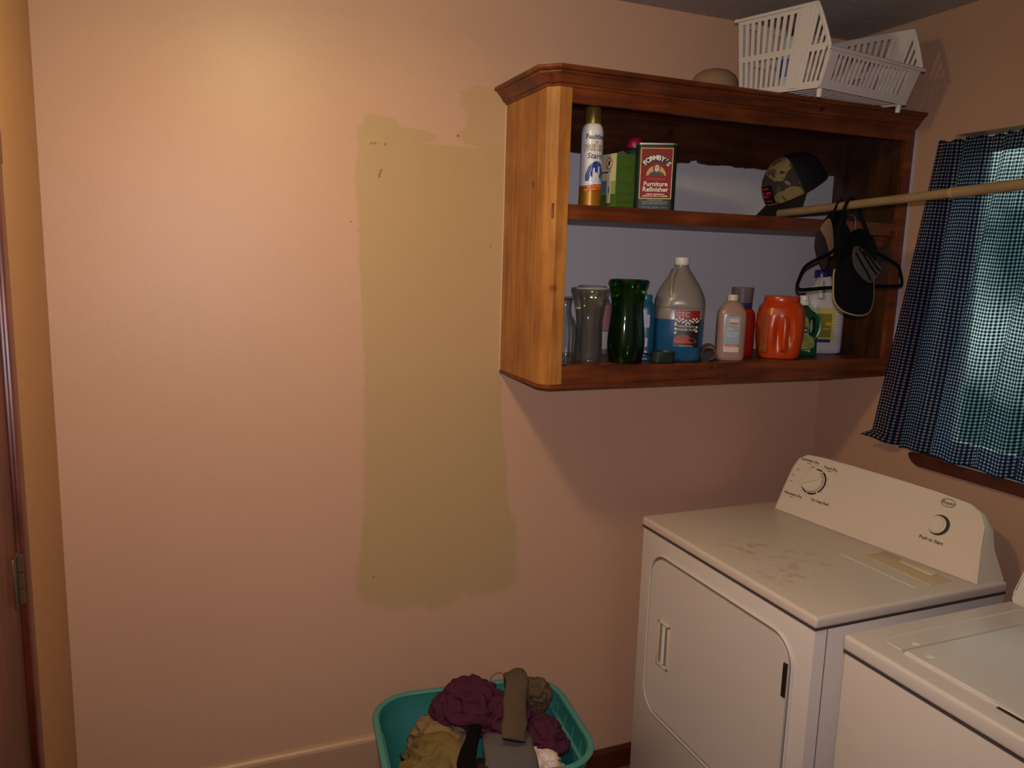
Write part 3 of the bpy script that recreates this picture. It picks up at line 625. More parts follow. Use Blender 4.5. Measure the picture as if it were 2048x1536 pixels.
bm = BM(); patch(bm, sm, -.018, .062, .136, .168, .0012, 16); obj('label_band', bm, M('label_darkred', '#7e1518', .4), t)
bm = BM(); text(bm, sm, 'GTC', .021, .008, .154, .0018); obj('lettering', bm, M('ink_palepink', '#cfa9a6', .5), t, smooth=False)
bm = BM(); q = .0055
for i in range(14):
    for j in range(3):
        u = -.016+i*q; v = .125+j*q + .004*math.sin(i*.7)
        if (i+j) % 2 == 0 and u < .056: patch(bm, sm, u, u+q, v, v+q, .0016, 1, 1)
for j in range(5):
    for i, u0 in enumerate((-.017, .050)):
        if (i+j) % 2 == 0: patch(bm, sm, u0, u0+q*1.4, .092+j*.0065, .0985+j*.0065, .0016, 1, 1)
obj('chequered_flag', bm, M('flag_white', '#c7c2bd', .5), t, smooth=False)
bm = BM(); text(bm, sm, 'WINDSHIELD', .0088, .021, .1165, .0018, bold=.01); text(bm, sm, 'WASHER FLUID', .0098, .021, .1060, .0018, bold=.01); text(bm, sm, '1 GALLON (3.78 L)', .006, .021, .0535, .0016); obj('lettering', bm, MATS['flag_white'], t, smooth=False)
bm = BM(); fan(bm, sm, smoothpoly([(-.016, .066), (-.012, .080), (.006, .090), (.026, .089), (.036, .080), (.050, .077), (.056, .070), (.050, .064), (.010, .062)], 3), .0015); obj('car_picture', bm, M('car_red', '#a33116', .4), t)
bm = BM(); fan(bm, sm, smoothpoly([(-.008, .083), (.006, .0905), (.024, .089), (.030, .083), (.012, .082)], 3), .0020); obj('car_windscreen', bm, M('car_glass', '#4d4a42', .4), t)
# ---------------- dark scoop
t = thing('dark_scoop', 'low dark green plastic scoop with a short handle in front of the blue jug', 'scoop', (-.962, -.310, ZL), -8)
obj('cup', lathe(BM(), [(.036, 0), (.040, .004), (.0415, .034), (.042, .037), (.039, .037), (.037, .006)], 44, capt=True, sy=.7), M('scoop_green', '#16211c', .45), t)
bm = BM(); tube(bm, spline([(-.036, 0, .030), (-.052, .004, .028), (-.068, .008, .031), (-.080, .010, .033)], 5), .010, 12, flat=(.25, 1)); obj('handle', bm, MATS['scoop_green'], t)
# ---------------- curled tan sheet
t = thing('curled_sheet', 'curled tan sandpaper sheet lying between the blue jug and clear pink bottle', 'sheet', (-.752, -.258, ZL), 0)
bm = BM(); rings = []
for i in range(26):
    a = R(-80 + 300*i/25); row = []
    for j in range(8):
        s = j/7; rr = .020+.005*s+.00022*i
        row.append(Vector((.010+rr*math.cos(a)*.95 - .012*(1-s) + .03*(1-s)*(0), -.055+.10*s*1.0, .029+rr*math.sin(a)*.95)))
    rings.append(row)
g = [[bm.verts.new(p) for p in r_] for r_ in rings]
for a, b in zip(g, g[1:]):
    for i in range(7): bm.faces.new((a[i], a[i+1], b[i+1], b[i]))
bmesh.ops.rotate(bm, verts=bm.verts, cent=(0, 0, 0), matrix=Matrix.Rotation(R(-28), 3, 'Z')); mz = min(v.co.z for v in bm.verts); bmesh.ops.translate(bm, verts=bm.verts, vec=(0, 0, .0006-mz)); bmesh.ops.solidify(bm, geom=bm.faces[:], thickness=.0006)
obj('paper', bm, M('sheet_tan', '#a98467', .8), t)
# ---------------- alcohol bottle
t = thing('alcohol_bottle', 'clear pinkish isopropyl alcohol bottle with blue-grey label and white cap', 'bottle', (-.672, -.272, ZL), -27)
AP = [(.040, 0), (.043, .005), (.044, .012), (.044, .150), (.042, .163), (.033, .182), (.020, .196), (.0165, .199), (.0165, .203)]
obj('body', lathe(BM(), [(r, z, 3.4 if z < .17 else 2.2) for r, z in AP], 56, sx=1.08, sy=.72), glassy('pinkish_plastic', (.85, .72, .68), .2, .62, '#b58f82'), t)
obj('cap', lathe(BM(), [(.0165, .199), (.0175, .2), (.0175, .216), (.0165, .219)], 32, ribs=30, ribd=.0), M('cap_cream', '#c9b7a4', .4), t)
sm = supmap(.0475, .0317, 3.4)
bm = BM(); patch(bm, sm, -.026, .024, .030, .148, .0008); obj('label', bm, M('label_bluegrey', '#8b98a0', .5), t, label='blue-grey paper label')
bm = BM(); patch(bm, sm, -.012, .018, .120, .140, .0014); patch(bm, sm, -.026, .024, .028, .050, .0012); obj('label_panel', bm, M('label_pinkwhite', '#c9b3aa', .5), t)
bm = BM(); patch(bm, sm, -.010, .016, .122, .127, .0019); patch(bm, sm, -.022, .024, .047, .054, .0017); obj('red_bar', bm, M('bar_red', '#a93a38', .5), t)
bm = BM(); text(bm, sm, '91%', .012, -.018, .104, .0014, align='LEFT'); text(bm, sm, 'Isopropyl', .0105, -.018, .093, .0014, align='LEFT'); text(bm, sm, 'Alcohol', .0105, -.018, .083, .0014, align='LEFT'); dashes(bm, sm, -.016, .018, .0505, .0035, .0022, 9); obj('lettering', bm, M('ink_palegrey', '#c6c8c8', .5), t, smooth=False)
# ---------------- red detergent bottle
t = thing('red_detergent_bottle', 'red detergent bottle with blue cap and clear measuring cup, behind the alcohol bottle', 'bottle', (-.548, -.165, ZL), -22)
DP = [(.040, 0), (.045, .006), (.047, .02), (.047, .125), (.044, .150), (.034, .166), (.028, .170)]
RED = M('detergent_red', '#96180a', .3, spec=.5)
obj('body', lathe(BM(), [(r, z, 3) for r, z in DP], 56, sx=1.05, sy=.8), RED, t)
obj('cap', lathe(BM(), [(.033, .168), (.036, .170), (.036, .186), (.032, .192), (.010, .194)], 40), M('cap_royal_blue', '#16235f', .35), t)
obj('spout', lathe(BM(), [(.014, .190), (.014, .218), (.010, .226)], 24), MATS['cap_royal_blue'], t)
obj('measuring_cup', lathe(BM(), [(.036, .187), (.038, .236), (.0385, .240), (.036, .240)], 40, capb=False, capt=True), glassy('cup_plastic', (.62, .58, .62), .15, .4, '#8c8088'), t)
# ---------------- orange tub
t = thing('orange_detergent_tub', 'squat orange plastic detergent tub with moulded handle', 'tub', (-.455, -.262, ZL), -30)
ORG = M('tub_orange', '#b33a08', .28, spec=.55)
TP = [(.058, 0), (.066, .004), (.071, .02), (.079, .07), (.081, .11), (.079, .150), (.073, .176), (.062, .192), (.060, .196)]
bm = BM(); lathe(bm, [(r, z, 2.5) for r, z in TP], 96, sy=.86)
bmesh.ops.subdivide_edges(bm, edges=[e for e in bm.edges if abs(e.verts[0].co.z-e.verts[1].co.z) > .01], cuts=6)
for v in bm.verts:
    if v.co.y < 0:
        for cx_, dep in ((-.016, .016), (.020, .013)):
            d = ((v.co.x-cx_)/.013)**2 + ((v.co.z-.085)/.048)**2
            v.co.y += dep*math.exp(-d*1.1)
obj('body', bm, ORG, t, ang=80)
obj('lid', lathe(BM(), [(.058, .192), (.0595, .195), (.0595, .212), (.057, .216), (.03, .217)], 64, sy=.9), ORG, t)
bm = BM(); tube(bm, spline([(.002, -.062, .148), (.003, -.0715, .135), (.003, -.075, .090), (.002, -.072, .045), (.0, -.060, .030)], 6), .0085, 16, flat=(.7, 1)); obj('handle', bm, ORG, t)
tm = supmap(.081, .0695, 2.5)
bm = BM(); patch(bm, tm, -.072, -.050, .025, .155, .001, 8, 10); obj('label', bm, M('tub_label', '#9c3d12', .5, mottle=(60, '#4c4a26', .7)), t, label='worn coloured label wrapping the left side')
# ---------------- green cleaner bottle
t = thing('green_cleaner_bottle', 'green cleaner bottle with white cap and looped handle beside the orange tub', 'bottle', (-.318, -.222, ZL), -28)
GP = M('cleaner_green', '#0c4629', .3, spec=.5)
outer = smoothpoly([(-.046, .002), (-.048, .05), (-.048, .12), (-.040, .155), (-.024, .172), (-.012, .180), (.010, .180), (.022, .168), (.040, .155), (.050, .138), (.053, .10), (.051, .05), (.048, .002), (.0, 0)], 4)
hole = smoothpoly([(.022, .098), (.020, .116), (.026, .134), (.034, .138), (.040, .126), (.041, .104), (.036, .084), (.028, .078)], 4)
obj('body', flatcurve('b', outer, [hole], .062, .016), GP, t, ang=60)
obj('neck', lathe(BM(), [(.016, .170), (.016, .186)], 28, cx=-.002), GP, t)
obj('cap', lathe(BM(), [(.021, .183), (.022, .185), (.022, .196), (.018, .199), (.016, .200), (.0155, .214), (.013, .217)], 36, cx=-.002, ribs=24, ribd=.01), M('cap_offwhite', '#d2c9c0', .4), t)
fm = flatmap(-.0312)
bm = BM(); fan(bm, fm, smoothpoly([(-.040, .03), (-.042, .12), (-.030, .145), (.004, .142), (.014, .120), (.016, .080), (.034, .068), (.036, .034), (.0, .026)], 3), .0006); obj('label', bm, M('label_limegreen', '#6f7d2c', .5, mottle=(40, '#a59a2c', .6)), t, label='lime and yellow label')
bm = BM(); fan(bm, fm, [(-.028, .082), (-.024, .104), (.010, .108), (.012, .086)], .0010); obj('label_panel', bm, M('panel_navy', '#1f2a66', .5), t)
bm = BM(); dashes(bm, fm, -.022, .006, .095, .008, .0014, 10); obj('lettering', bm, MATS['ink_white'], t, smooth=False)
# ---------------- white jug, blue cap
t = thing('white_jug', 'large white plastic jug with dark blue cap and yellow label in the right corner', 'jug', (-.165, -.150, ZL), -24)
WP = M('jug_white', '#b7aeb0', .35, sss=.1)
obj('body', lathe(BM(), [(r, z, n) for r, z, n in ((.058, 0, 3.5), (.068, .006, 3.5), (.070, .02, 3.5), (.070, .175, 3.5), (.069, .19, 3.2), (.060, .215, 2.6), (.042, .250, 2), (.028, .276, 2), (.022, .286, 2))], 64, sx=1.05, sy=.85), WP, t, ang=50)
obj('cap', lathe(BM(), [(.023, .282), (.026, .284), (.026, .305), (.024, .309)], 36, cx=-.012), M('cap_darkblue', '#131c5a', .3), t)
bm = BM(); tube(bm, spline([(-.02, -.028, .268), (-.03, -.052, .240), (-.03, -.064, .205)], 6), .010, 12); obj('handle', bm, WP, t)
wm = supmap(.0735, .0595, 3.5)
bm = BM(); patch(bm, wm, -.060, .030, .048, .172, .0008, 16); obj('label_border', bm, M('label_paleyellow', '#b3a556', .5), t)
bm = BM(); patch(bm, wm, -.060, .018, .062, .150, .0014, 16); obj('label', bm, M('label_yellow', '#7d6a10', .5), t, label='yellow printed label')
bm = BM(); patch(bm, wm, -.060, .018, .044, .056, .0014, 16); obj('label_band', bm, M('label_purple', '#241456', .5), t)
bm = BM()
for k in range(7): line(bm, wm, [(-.016+i*.004, .075+k*.010) for i in range(8)], .0011, .002)
obj('print_lines', bm, M('ink_ochre', '#7c7350', .5), t); bm = BM()
for k in range(12): line(bm, wm, [(.036+i*.004, .045+k*.011) for i in range(7)], .0011, .0012)
obj('print_lines', bm, M('ink_ochre', '#7c7350', .5), t)
bm = BM(); patch(bm, wm, -.004, .016, .108, .118, .0022, 6); patch(bm, wm, -.012, .014, .092, .097, .0022, 6); obj('label_highlight', bm, M('bright_yellow', '#b5a012', .5), t)

# ------------------------------------------------------------------ basket on the cabinet
bk = thing('stacking_basket', 'white slotted plastic stacking basket tipped forward on top of the cabinet', 'basket', (-.43, -.33, 2.240))
WPL = M('basket_white', '#cfc4bb', .4, spec=.4)
BO = Vector((-.613, -.525, 2.236)); by, bt = R(8.46), R(3.6)
Fh = Vector((math.sin(by), -math.cos(by), 0)); Lh = Vector((math.cos(by), math.sin(by), 0)); Ft = Fh*math.cos(bt)-Vector((0, 0, math.sin(bt))); Uh = Fh*math.sin(bt)+Vector((0, 0, math.cos(bt)))
bw, bD, hf, hb, bfl, bs, ff, fb = .419, .317, .100, .229, .087, .094, .298, .084
def BP(a, f, h): return BO + Lh*a + Ft*f + Uh*h
def sidept(side, g, h, e=0):
    f = (-bD-fb*h)*(1-g) + (ff*h)*g; a = (-bfl*h-e) if side == 0 else (bw+bfl*h+e); return BP(a, f, h)
def topg(g):
    g1 = (bD+fb*hb + (-bs+ff*hb))/(bD+fb*hb+ff*hb)
    return hb if g <= g1 else hb + (hf-hb)*(g-g1)/(1-g1)
def bar(bm, pf, g0, g1, h0, h1, th, off=0):
    """bar on a wall surface; h0,h1 may be functions of g"""
    n = 1; H0 = h0 if callable(h0) else (lambda g: h0); H1 = h1 if callable(h1) else (lambda g: h1)
    v = [bm.verts.new(pf(g, H(g), e)) for e in (off, off+th) for g, H in ((g0, H0), (g1, H0), (g1, H1), (g0, H1))]
    for q in ((0, 3, 2, 1), (4, 5, 6, 7), (0, 1, 5, 4), (1, 2, 6, 5), (2, 3, 7, 6), (3, 0, 4, 7)): bm.faces.new([v[i] for i in q])
for side in (0, 1):
    bm = BM(); pf = lambda g, h, e: sidept(side, g, h, e); T = .0025; MH0, MH1 = .098, .116
    bar(bm, pf, 0, 1, 0, .014, T+.0012, -.0006); N = 24
    # slots
    slots = [(.045+i*.064, .045+i*.064+.030) for i in range(9)] + [(.79+i*.052, .79+i*.052+.026) for i in range(4)]
    edges = [0] + [x for s in slots for x in s] + [1]
    for i in range(0, len(edges), 2):
        a, b = edges[i], edges[i+1]; k = max(1, int((b-a)/.04))
        for j in range(k):
            c, d = a+(b-a)*j/k, a+(b-a)*(j+1)/k
            bar(bm, pf, c, d, .014, lambda g: topg(g), T)
    for i in range(40):
        c, d = i/40, (i+1)/40
        if min(topg(c), topg(d)) > MH1: bar(bm, pf, c, d, MH0, MH1, T+.0012, -.0006)
        bar(bm, pf, c, d, lambda g: topg(g)-.016, lambda g: topg(g), T+.0012, -.0006)
    obj('side_wall', bm, WPL, bk, smooth=False, world=True)
    bm = BM()   # the upright rib pressed outward between the two slot groups
    for c, d, e in ((.645, .665, .006), (.665, .735, .009), (.735, .755, .006)): bar(bm, pf, c, d, .0, lambda g: topg(g)-.004, .003, e-.003)
    bar(bm, pf, .638, .645, 0, hb-.004, .006); bar(bm, pf, .755, .762, 0, hb-.004, .006)
    obj('upright_rib', bm, WPL, bk, smooth=False, world=True)
frontf = lambda g, h, e: BP(-bfl*h + (bw+2*bfl*h)*g, ff*h+e, h)
backf = lambda g, h, e: BP(-bfl*h + (bw+2*bfl*h)*g, -bD-fb*h-e, h)
bm = BM(); bar(bm, frontf, 0, 1, 0, .018, .0025); bar(bm, frontf, 0, 1, hf-.013, hf, .0025); bar(bm, frontf, 0, .085, .018, hf-.013, .0025); bar(bm, frontf, .90, 1, .018, hf-.013, .0025)
for i in range(17): bar(bm, frontf, .107+i*.0478, .107+i*.0478+.022, .018, hf-.013, .0025)
obj('front_wall', bm, WPL, bk, smooth=False, world=True)
bm = BM(); bar(bm, backf, 0, 1, 0, .018, .0025); bar(bm, backf, 0, 1, hb-.016, hb, .0025); bar(bm, backf, 0, .06, .018, hb-.016, .0025); bar(bm, backf, .94, 1, .018, hb-.016, .0025); bar(bm, backf, 0, 1, .1, .116, .0025)
for i in range(17): bar(bm, backf, .085+i*.05, .085+i*.05+.024, .018, hb-.016, .0025)
obj('back_wall', bm, WPL, bk, smooth=False, world=True)
bm = BM()
def basebar(a0, a1, f0, f1, h0=0.0, h1=.004):
    v = [bm.verts.new(BP(a, f, h)) for h in (h0, h1) for a, f in ((a0, f0), (a1, f0), (a1, f1), (a0, f1))]
    for q in ((0, 3, 2, 1), (4, 5, 6, 7), (0, 1, 5, 4), (1, 2, 6, 5), (2, 3, 7, 6), (3, 0, 4, 7)): bm.faces.new([v[i] for i in q])
basebar(0, bw, -.018, 0); basebar(0, bw, -bD, -bD+.018); basebar(0, .018, -bD, 0); basebar(bw-.018, bw, -bD, 0); basebar(0, bw, -.17, -.155)
for i in range(15): basebar(.030+i*.026, .030+i*.026+.012, -bD, 0)
basebar(-.002, bw+.002, -.004, .002, -.006, .006); basebar(-.002, .002, -bD, 0, -.006, .006); basebar(bw-.002, bw+.002, -bD, 0, -.006, .006)
obj('base', bm, WPL, bk, smooth=False, world=True)
bm = BM(); rim = []
rim.append(sidept(0, -.03, hb, .004)); 
for g in [i/30 for i in range(31)]: rim.append(sidept(0, g, topg(g), .004))
bm_r = BM(); tube(bm_r, rim, .0055, 8, flat=(1.1, .9)); tube(bm_r, [frontf(-.03, hf, .004), frontf(1.03, hf, .004)], .0055, 8, flat=(1.1, .9))
rim = [sidept(1, g, topg(g), .004) for g in [-.03]+[i/30 for i in range(31)]]; tube(bm_r, rim, .0055, 8, flat=(1.1, .9)); tube(bm_r, [backf(-.02, hb, .004), backf(1.02, hb, .004)], .0055, 8)
obj('rim', bm_r, WPL, bk, world=True, ang=60); bm.free()
for a, f, l in ((.016, -.012, .030), (bw-.016, -.012, .030), (.016, -bD+.012, .0175), (bw-.016, -bD+.012, .0175)):
    bm = BM(); tube(bm, [BP(a, f, .002), BP(a, f, -.018), BP(a, f, -l)], [.009, .0085, .0075], 14); obj('foot', bm, WPL, bk, world=True)
# bottle inside the basket
q = BP(.075, -.19, .006)
t = thing('blue_banded_bottle', 'small white bottle with blue band standing inside the white basket', 'bottle', q, 10)
obj('body', lathe(BM(), [(.020, 0), (.023, .004), (.023, .150), (.016, .168), (.010, .172)], 32), M('bottle_greywhite', '#b9b9bd', .4), t)
bm = BM(); patch(bm, cylmap(.023), -.07, .07, .045, .10, .0006, 28); obj('label_band', bm, M('band_blue', '#2455a0', .4), t)
obj('cap', lathe(BM(), [(.011, .17), (.012, .172), (.012, .192)], 24), M('cap_black', '#1c1c22', .5), t)
# tan hat behind the basket
t = thing('hat', 'rounded dull tan hat mostly hidden behind the white basket', 'hat', (-.678, -.098, 2.2395), 10)
obj('crown', lathe(BM(), [(.086, .004), (.086, .050), (.081, .078), (.070, .098), (.050, .112), (.026, .119), (.004, .121)], 48, sy=.95), M('hat_tan', '#8a6a4c', .85, bump=(120, .4)), t)
obj('brim', lathe(BM(), [(.085, .004), (.092, .0005), (.093, .002), (.085, .008)], 48, sy=.95, capb=False, capt=False), MATS['hat_tan'], t)

# ------------------------------------------------------------------ clothes rod, hanger, caps
def rodpt(y): return Vector((-.475, y, 1.8785 + (-.10-y)*.0395))
t = thing('closet_rod', 'pale wooden closet rod running from the upper shelf toward the camera', 'rod', rodpt(-.235))
RODM = M('rod_wood', '#8a704f', .5, mottle=(14, '#765c3c', .6))
obj('pole', tube(BM(), [rodpt(-.235), rodpt(-.98)], .0128, 24), RODM, t, world=True)
obj('pole', tube(BM(), [rodpt(-.90), rodpt(YF+.012)], .0142, 24), RODM, t, world=True)
obj('collar', tube(BM(), [rodpt(-.893), rodpt(-.905)], .0150, 24), M('collar_tan', '#9c7a52', .5), t, world=True)
obj('wall_socket', tube(BM(), [rodpt(YF+.03), rodpt(YF+.002)], .028, 24), M('socket_metal', '#8c8a86', .35, .8), t, world=True)
HY = -.545
t = thing('clothes_hanger', 'black velvet clothes hanger with chrome hook hanging on the rod', 'hanger', (-.445, HY, 1.80))
HG = [(-.442,1.816),(-.475,1.793),(-.526,1.754),(-.602,1.72),(-.631,1.700),(-.650,1.658),(-.648,1.642),(-.632,1.635),(-.527,1.643),(-.369,1.649),(-.237,1.653),(-.222,1.665),(-.234,1.698),(-.259,1.724),(-.377,1.767),(-.421,1.795)]
pts = [Vector((a, HY, b)) for a, b in smoothpoly(HG, 5)]
VEL = M('black_velvet', '#08080a', .95, spec=.1)
obj('frame', tube(BM(), pts, .0056, 10, closed=True, flat=(1, .55), up=None), VEL, t, world=True)
obj('neck', tube(BM(), [Vector((-.442, HY, 1.800)), Vector((-.442, HY, 1.822))], [.012, .006], 14), VEL, t, world=True)
HK = spline([(-.443, HY, 1.815), (-.4445, HY, 1.845), (-.448, HY, 1.858), (-.462, HY, 1.866), (-.477+.0, HY, 1.875), (-.4925, HY, 1.893), (-.484, HY, 1.910), (-.470, HY, 1.9135), (-.457, HY, 1.908), (-.452, HY, 1.895)], 8)
obj('hook', tube(BM(), HK, .0017, 10), M('chrome', '#b9b9b9', .15, 1), t, world=True)
# cap A : bill hanging down, strap looped over the rod
t = thing('baseball_cap', 'black cap with tan piping hanging bill down in front of the hanger', 'hat', (-.47, -.58, 1.80))
BILL = [(-.549,1.70),(-.552,1.647),(-.549,1.607),(-.53,1.58),(-.5,1.567),(-.467,1.563),(-.431,1.567),(-.408,1.583),(-.394,1.614),(-.393,1.649),(-.396,1.70)]
def billsurf(scale, yo, thick):
    bm = BM(); cx_, cz_ = -.471, 1.66; A = []
    poly = smoothpoly(BILL+[(-.42, 1.735), (-.47, 1.748), (-.52, 1.735)], 4)
    def mp(p, y): 
        dx = (p[0]-cx_)*scale; dz = (p[1]-cz_)*scale; return Vector((cx_+dx, yo + y + .9*(dx*dx)*3.2 - .10*(1.75-(cz_+dz)), cz_+dz))
    prism(bm, poly, lambda a, b: mp((a, b), 0), lambda a, b: mp((a, b), thick)); return bm
def dished(poly, yo, thick, curve=2.8, tilt=.10, rings=5):
    """domed plate: concentric rings so that it bends smoothly"""
    cx_ = sum(p[0] for p in poly)/len(poly); cz_ = sum(p[1] for p in poly)/len(poly); bm = BM()
    def mp(p, y): dx = p[0]-cx_; return Vector((p[0], yo + y + curve*dx*dx - tilt*(1.75-p[1]), p[1]))
    for sgn, y in ((1, 0), (-1, thick)):
        prev = None; c = bm.verts.new(mp((cx_, cz_), y))
        for k in range(1, rings+1):
            s = k/rings; ring = [bm.verts.new(mp((cx_+(p[0]-cx_)*s, cz_+(p[1]-cz_)*s), y)) for p in poly]; n = len(ring)
            for i in range(n):
                if prev is None: f = (c, ring[i], ring[(i+1) % n])
                else: f = (prev[i], ring[i], ring[(i+1) % n], prev[(i+1) % n])
                bm.faces.new(f if sgn > 0 else f[::-1])
            prev = ring
        if sgn > 0: first = prev
        else:
            for i in range(n): bm.faces.new((first[i], first[(i+1) % n], prev[(i+1) % n], prev[i]))
    bmesh.ops.recalc_face_normals(bm, faces=bm.faces); return bm
poly = smoothpoly(BILL+[(-.42, 1.735), (-.47, 1.748), (-.52, 1.735)], 4)
obj('bill', dished(poly, -.600, .004), BLK, t, world=True)
# piping follows the bill's edge
cxp = sum(p[0] for p in poly)/len(poly)
edge = [Vector((p[0], -.600+.002+2.8*(p[0]-cxp)**2-.10*(1.75-p[1]), p[1])) for p in poly[:46]]
obj('piping', tube(BM(), edge, .0028, 8), M('tan_piping', '#8f7658', .8), t, world=True)
# crown: open bowl facing the camera
def bowl(cx_, cy_, cz_, rx, ry, rz, tiltz, depth_dir=1, seed=0, cut=.02, rot=0):
    bm = BM(); V = []; rt = Matrix.Rotation(R(rot), 3, 'Y')
    for j in range(11):
        th = R(90*j/10); row = []
        for i in range(32):
            a = 2*math.pi*i/32; rr = math.cos(th)**.8
            q = Vector((rx*rr*math.cos(a), ry*math.sin(th)**.9*depth_dir, rz*rr*math.sin(a))); q += Vector((1, 1, 1))*noise.noise(q*20+Vector((seed, 0, 0)))*.007
            q = rt @ q
            row.append(Vector((cx_, cy_, cz_)) + q)
        V.append(row)
    g = [[bm.verts.new(p) for p in r_] for r_ in V]
    for a, b in zip(g, g[1:]):
        for i in range(32): bm.faces.new((a[i], a[(i+1) % 32], b[(i+1) % 32], b[i]))
    bmesh.ops.remove_doubles(bm, verts=bm.verts, dist=.0006); bmesh.ops.solidify(bm, geom=bm.faces[:], thickness=.0022); return bm
obj('crown', bowl(-.470, -.594, 1.745, .073, .024, .074, 0, 1, 1), BLK, t, world=True)
INNER = [(-.494,1.771),(-.46,1.756),(-.404,1.717),(-.395,1.704),(-.41,1.682),(-.44,1.662),(-.483,1.688),(-.504,1.715),(-.509,1.754)]
lin = dished(smoothpoly(INNER, 4), -.6115, .003, 0, .10)
fold = BM()
for pp in ([(-.500, 1.750), (-.478, 1.722), (-.452, 1.690), (-.440, 1.670)], [(-.488, 1.765), (-.462, 1.738), (-.436, 1.708), (-.416, 1.688)], [(-.470, 1.755), (-.444, 1.738), (-.418, 1.712), (-.402, 1.700)]):
    tube(fold, spline([(a_, -.6135-.10*(1.75-b_), b_) for a_, b_ in pp], 6), .0028, 8)
obj('lining_fold', fold, BLK, t, world=True)
obj('lining', lin, M('grey_lining', '#453d3a', .9, mottle=(30, '#2b2624', .6)), t, world=True, label='grey folded lining inside the cap')
st = spline([(-.528, -.575, 1.765), (-.526, -.560, 1.812), (-.509, -.555, 1.855), (-.496, -.550, 1.892), (-.476, -.548, 1.9145), (-.452, -.552, 1.900), (-.438, -.560, 1.862), (-.420, -.575, 1.812), (-.408, -.590, 1.775)], 6)
obj('strap', tube(BM(), st, .010, 10, flat=(.22, 1), up=(0, 0, 1)) if False else tube(BM(), st, .0055, 10), BLK, t, world=True)
obj('back_panel', dished(smoothpoly([(-.535, 1.745), (-.530, 1.800), (-.505, 1.835), (-.492, 1.820), (-.488, 1.79), (-.47, 1.77), (-.44, 1.775), (-.425, 1.79), (-.412, 1.812), (-.398, 1.77), (-.40, 1.73), (-.47, 1.70)], 3), -.572, .003, 1.5, 0), BLK, t, world=True)
# cap B behind
t = thing('baseball_cap', 'tan and black cap hanging behind the black cap on the rod', 'hat', (-.51, -.50, 1.80))
obj('bill', dished(smoothpoly([(-.548,1.802),(-.536,1.818),(-.498,1.768),(-.490,1.744),(-.504,1.700),(-.53,1.732),(-.547,1.775)], 4), -.500, .004, 4, 0), M('brown_bill', '#221512', .85), t, world=True)
obj('front_panel', dished(smoothpoly([(-.537,1.824),(-.512,1.856),(-.492,1.817),(-.480,1.755),(-.491,1.742),(-.516,1.792)], 4), -.506, .003, 4, 0), M('tan_cloth', '#7b5c42', .9), t, world=True)
obj('crown', bowl(-.470, -.500, 1.815, .040, .045, .060, 0, 1, 4, rot=-10), BLK, t, world=True)
obj('strap', tube(BM(), spline([(-.500, -.500, 1.850), (-.494, -.505, 1.880), (-.480, -.508, 1.911), (-.462, -.508, 1.907), (-.450, -.503, 1.880), (-.444, -.500, 1.850)], 6), .004, 8), BLK, t, world=True)

# ------------------------------------------------------------------ curtain
def gingham():
    m = bpy.data.materials.new('gingham_cloth'); m.use_nodes = True; nt = m.node_tree; N = nt.nodes.new; L = nt.links.new
    for x in list(nt.nodes): nt.nodes.remove(x)
    o = N('ShaderNodeOutputMaterial'); uv = N('ShaderNodeUVMap'); uv.uv_map = 'cloth'; sx = N('ShaderNodeSeparateXYZ'); L(uv.outputs[0], sx.inputs[0])
    S = []
    for k in (0, 1):
        a = N('ShaderNodeMath'); a.operation = 'MULTIPLY'; a.inputs[1].default_value = 1/.0112; L(sx.outputs[k], a.inputs[0])
        f = N('ShaderNodeMath'); f.operation = 'FRACT'; L(a.outputs[0], f.inputs[0])
        mr = N('ShaderNodeMapRange'); mr.inputs[1].default_value = .52; mr.inputs[2].default_value = .60; L(f.outputs[0], mr.inputs[0])
        # close the stripe again near 1
        m2 = N('ShaderNodeMapRange'); m2.inputs[1].default_value = .94; m2.inputs[2].default_value = 1.0; m2.inputs[3].default_value = 1; m2.inputs[4].default_value = 0; L(f.outputs[0], m2.inputs[0])
        q = N('ShaderNodeMath'); q.operation = 'MULTIPLY'; L(mr.outputs[0], q.inputs[0]); L(m2.outputs[0], q.inputs[1]); S.append(q)
    ad = N('ShaderNodeMath'); ad.operation = 'ADD'; L(S[0].outputs[0], ad.inputs[0]); L(S[1].outputs[0], ad.inputs[1]); hv = N('ShaderNodeMath'); hv.operation = 'MULTIPLY'; hv.inputs[1].default_value = .5; L(ad.outputs[0], hv.inputs[0])
    cr = N('ShaderNodeValToRGB'); e = cr.color_ramp.elements; e[0].color = srgb('#10172a'); e[0].position = 0; e[1].color = srgb('#a9a796'); e[1].position = 1; x = e.new(.5); x.color = srgb('#26355a'); L(hv.outputs[0], cr.inputs[0])
    d = N('ShaderNodeBsdfDiffuse'); tr = N('ShaderNodeBsdfTranslucent'); L(cr.outputs[0], d.inputs[0]); L(cr.outputs[0], tr.inputs[0])
    mx = N('ShaderNodeMixShader'); mx.inputs[0].default_value = .5; L(d.outputs[0], mx.inputs[1]); L(tr.outputs[0], mx.inputs[2])
    tp = N('ShaderNodeBsdfTransparent'); m3 = N('ShaderNodeMixShader'); tw = N('ShaderNodeMath'); tw.operation = 'MULTIPLY'; tw.inputs[1].default_value = .22; L(hv.outputs[0], tw.inputs[0]); L(tw.outputs[0], m3.inputs[0]); L(mx.outputs[0], m3.inputs[1]); L(tp.outputs[0], m3.inputs[2]); L(m3.outputs[0], o.inputs[0])
    return m
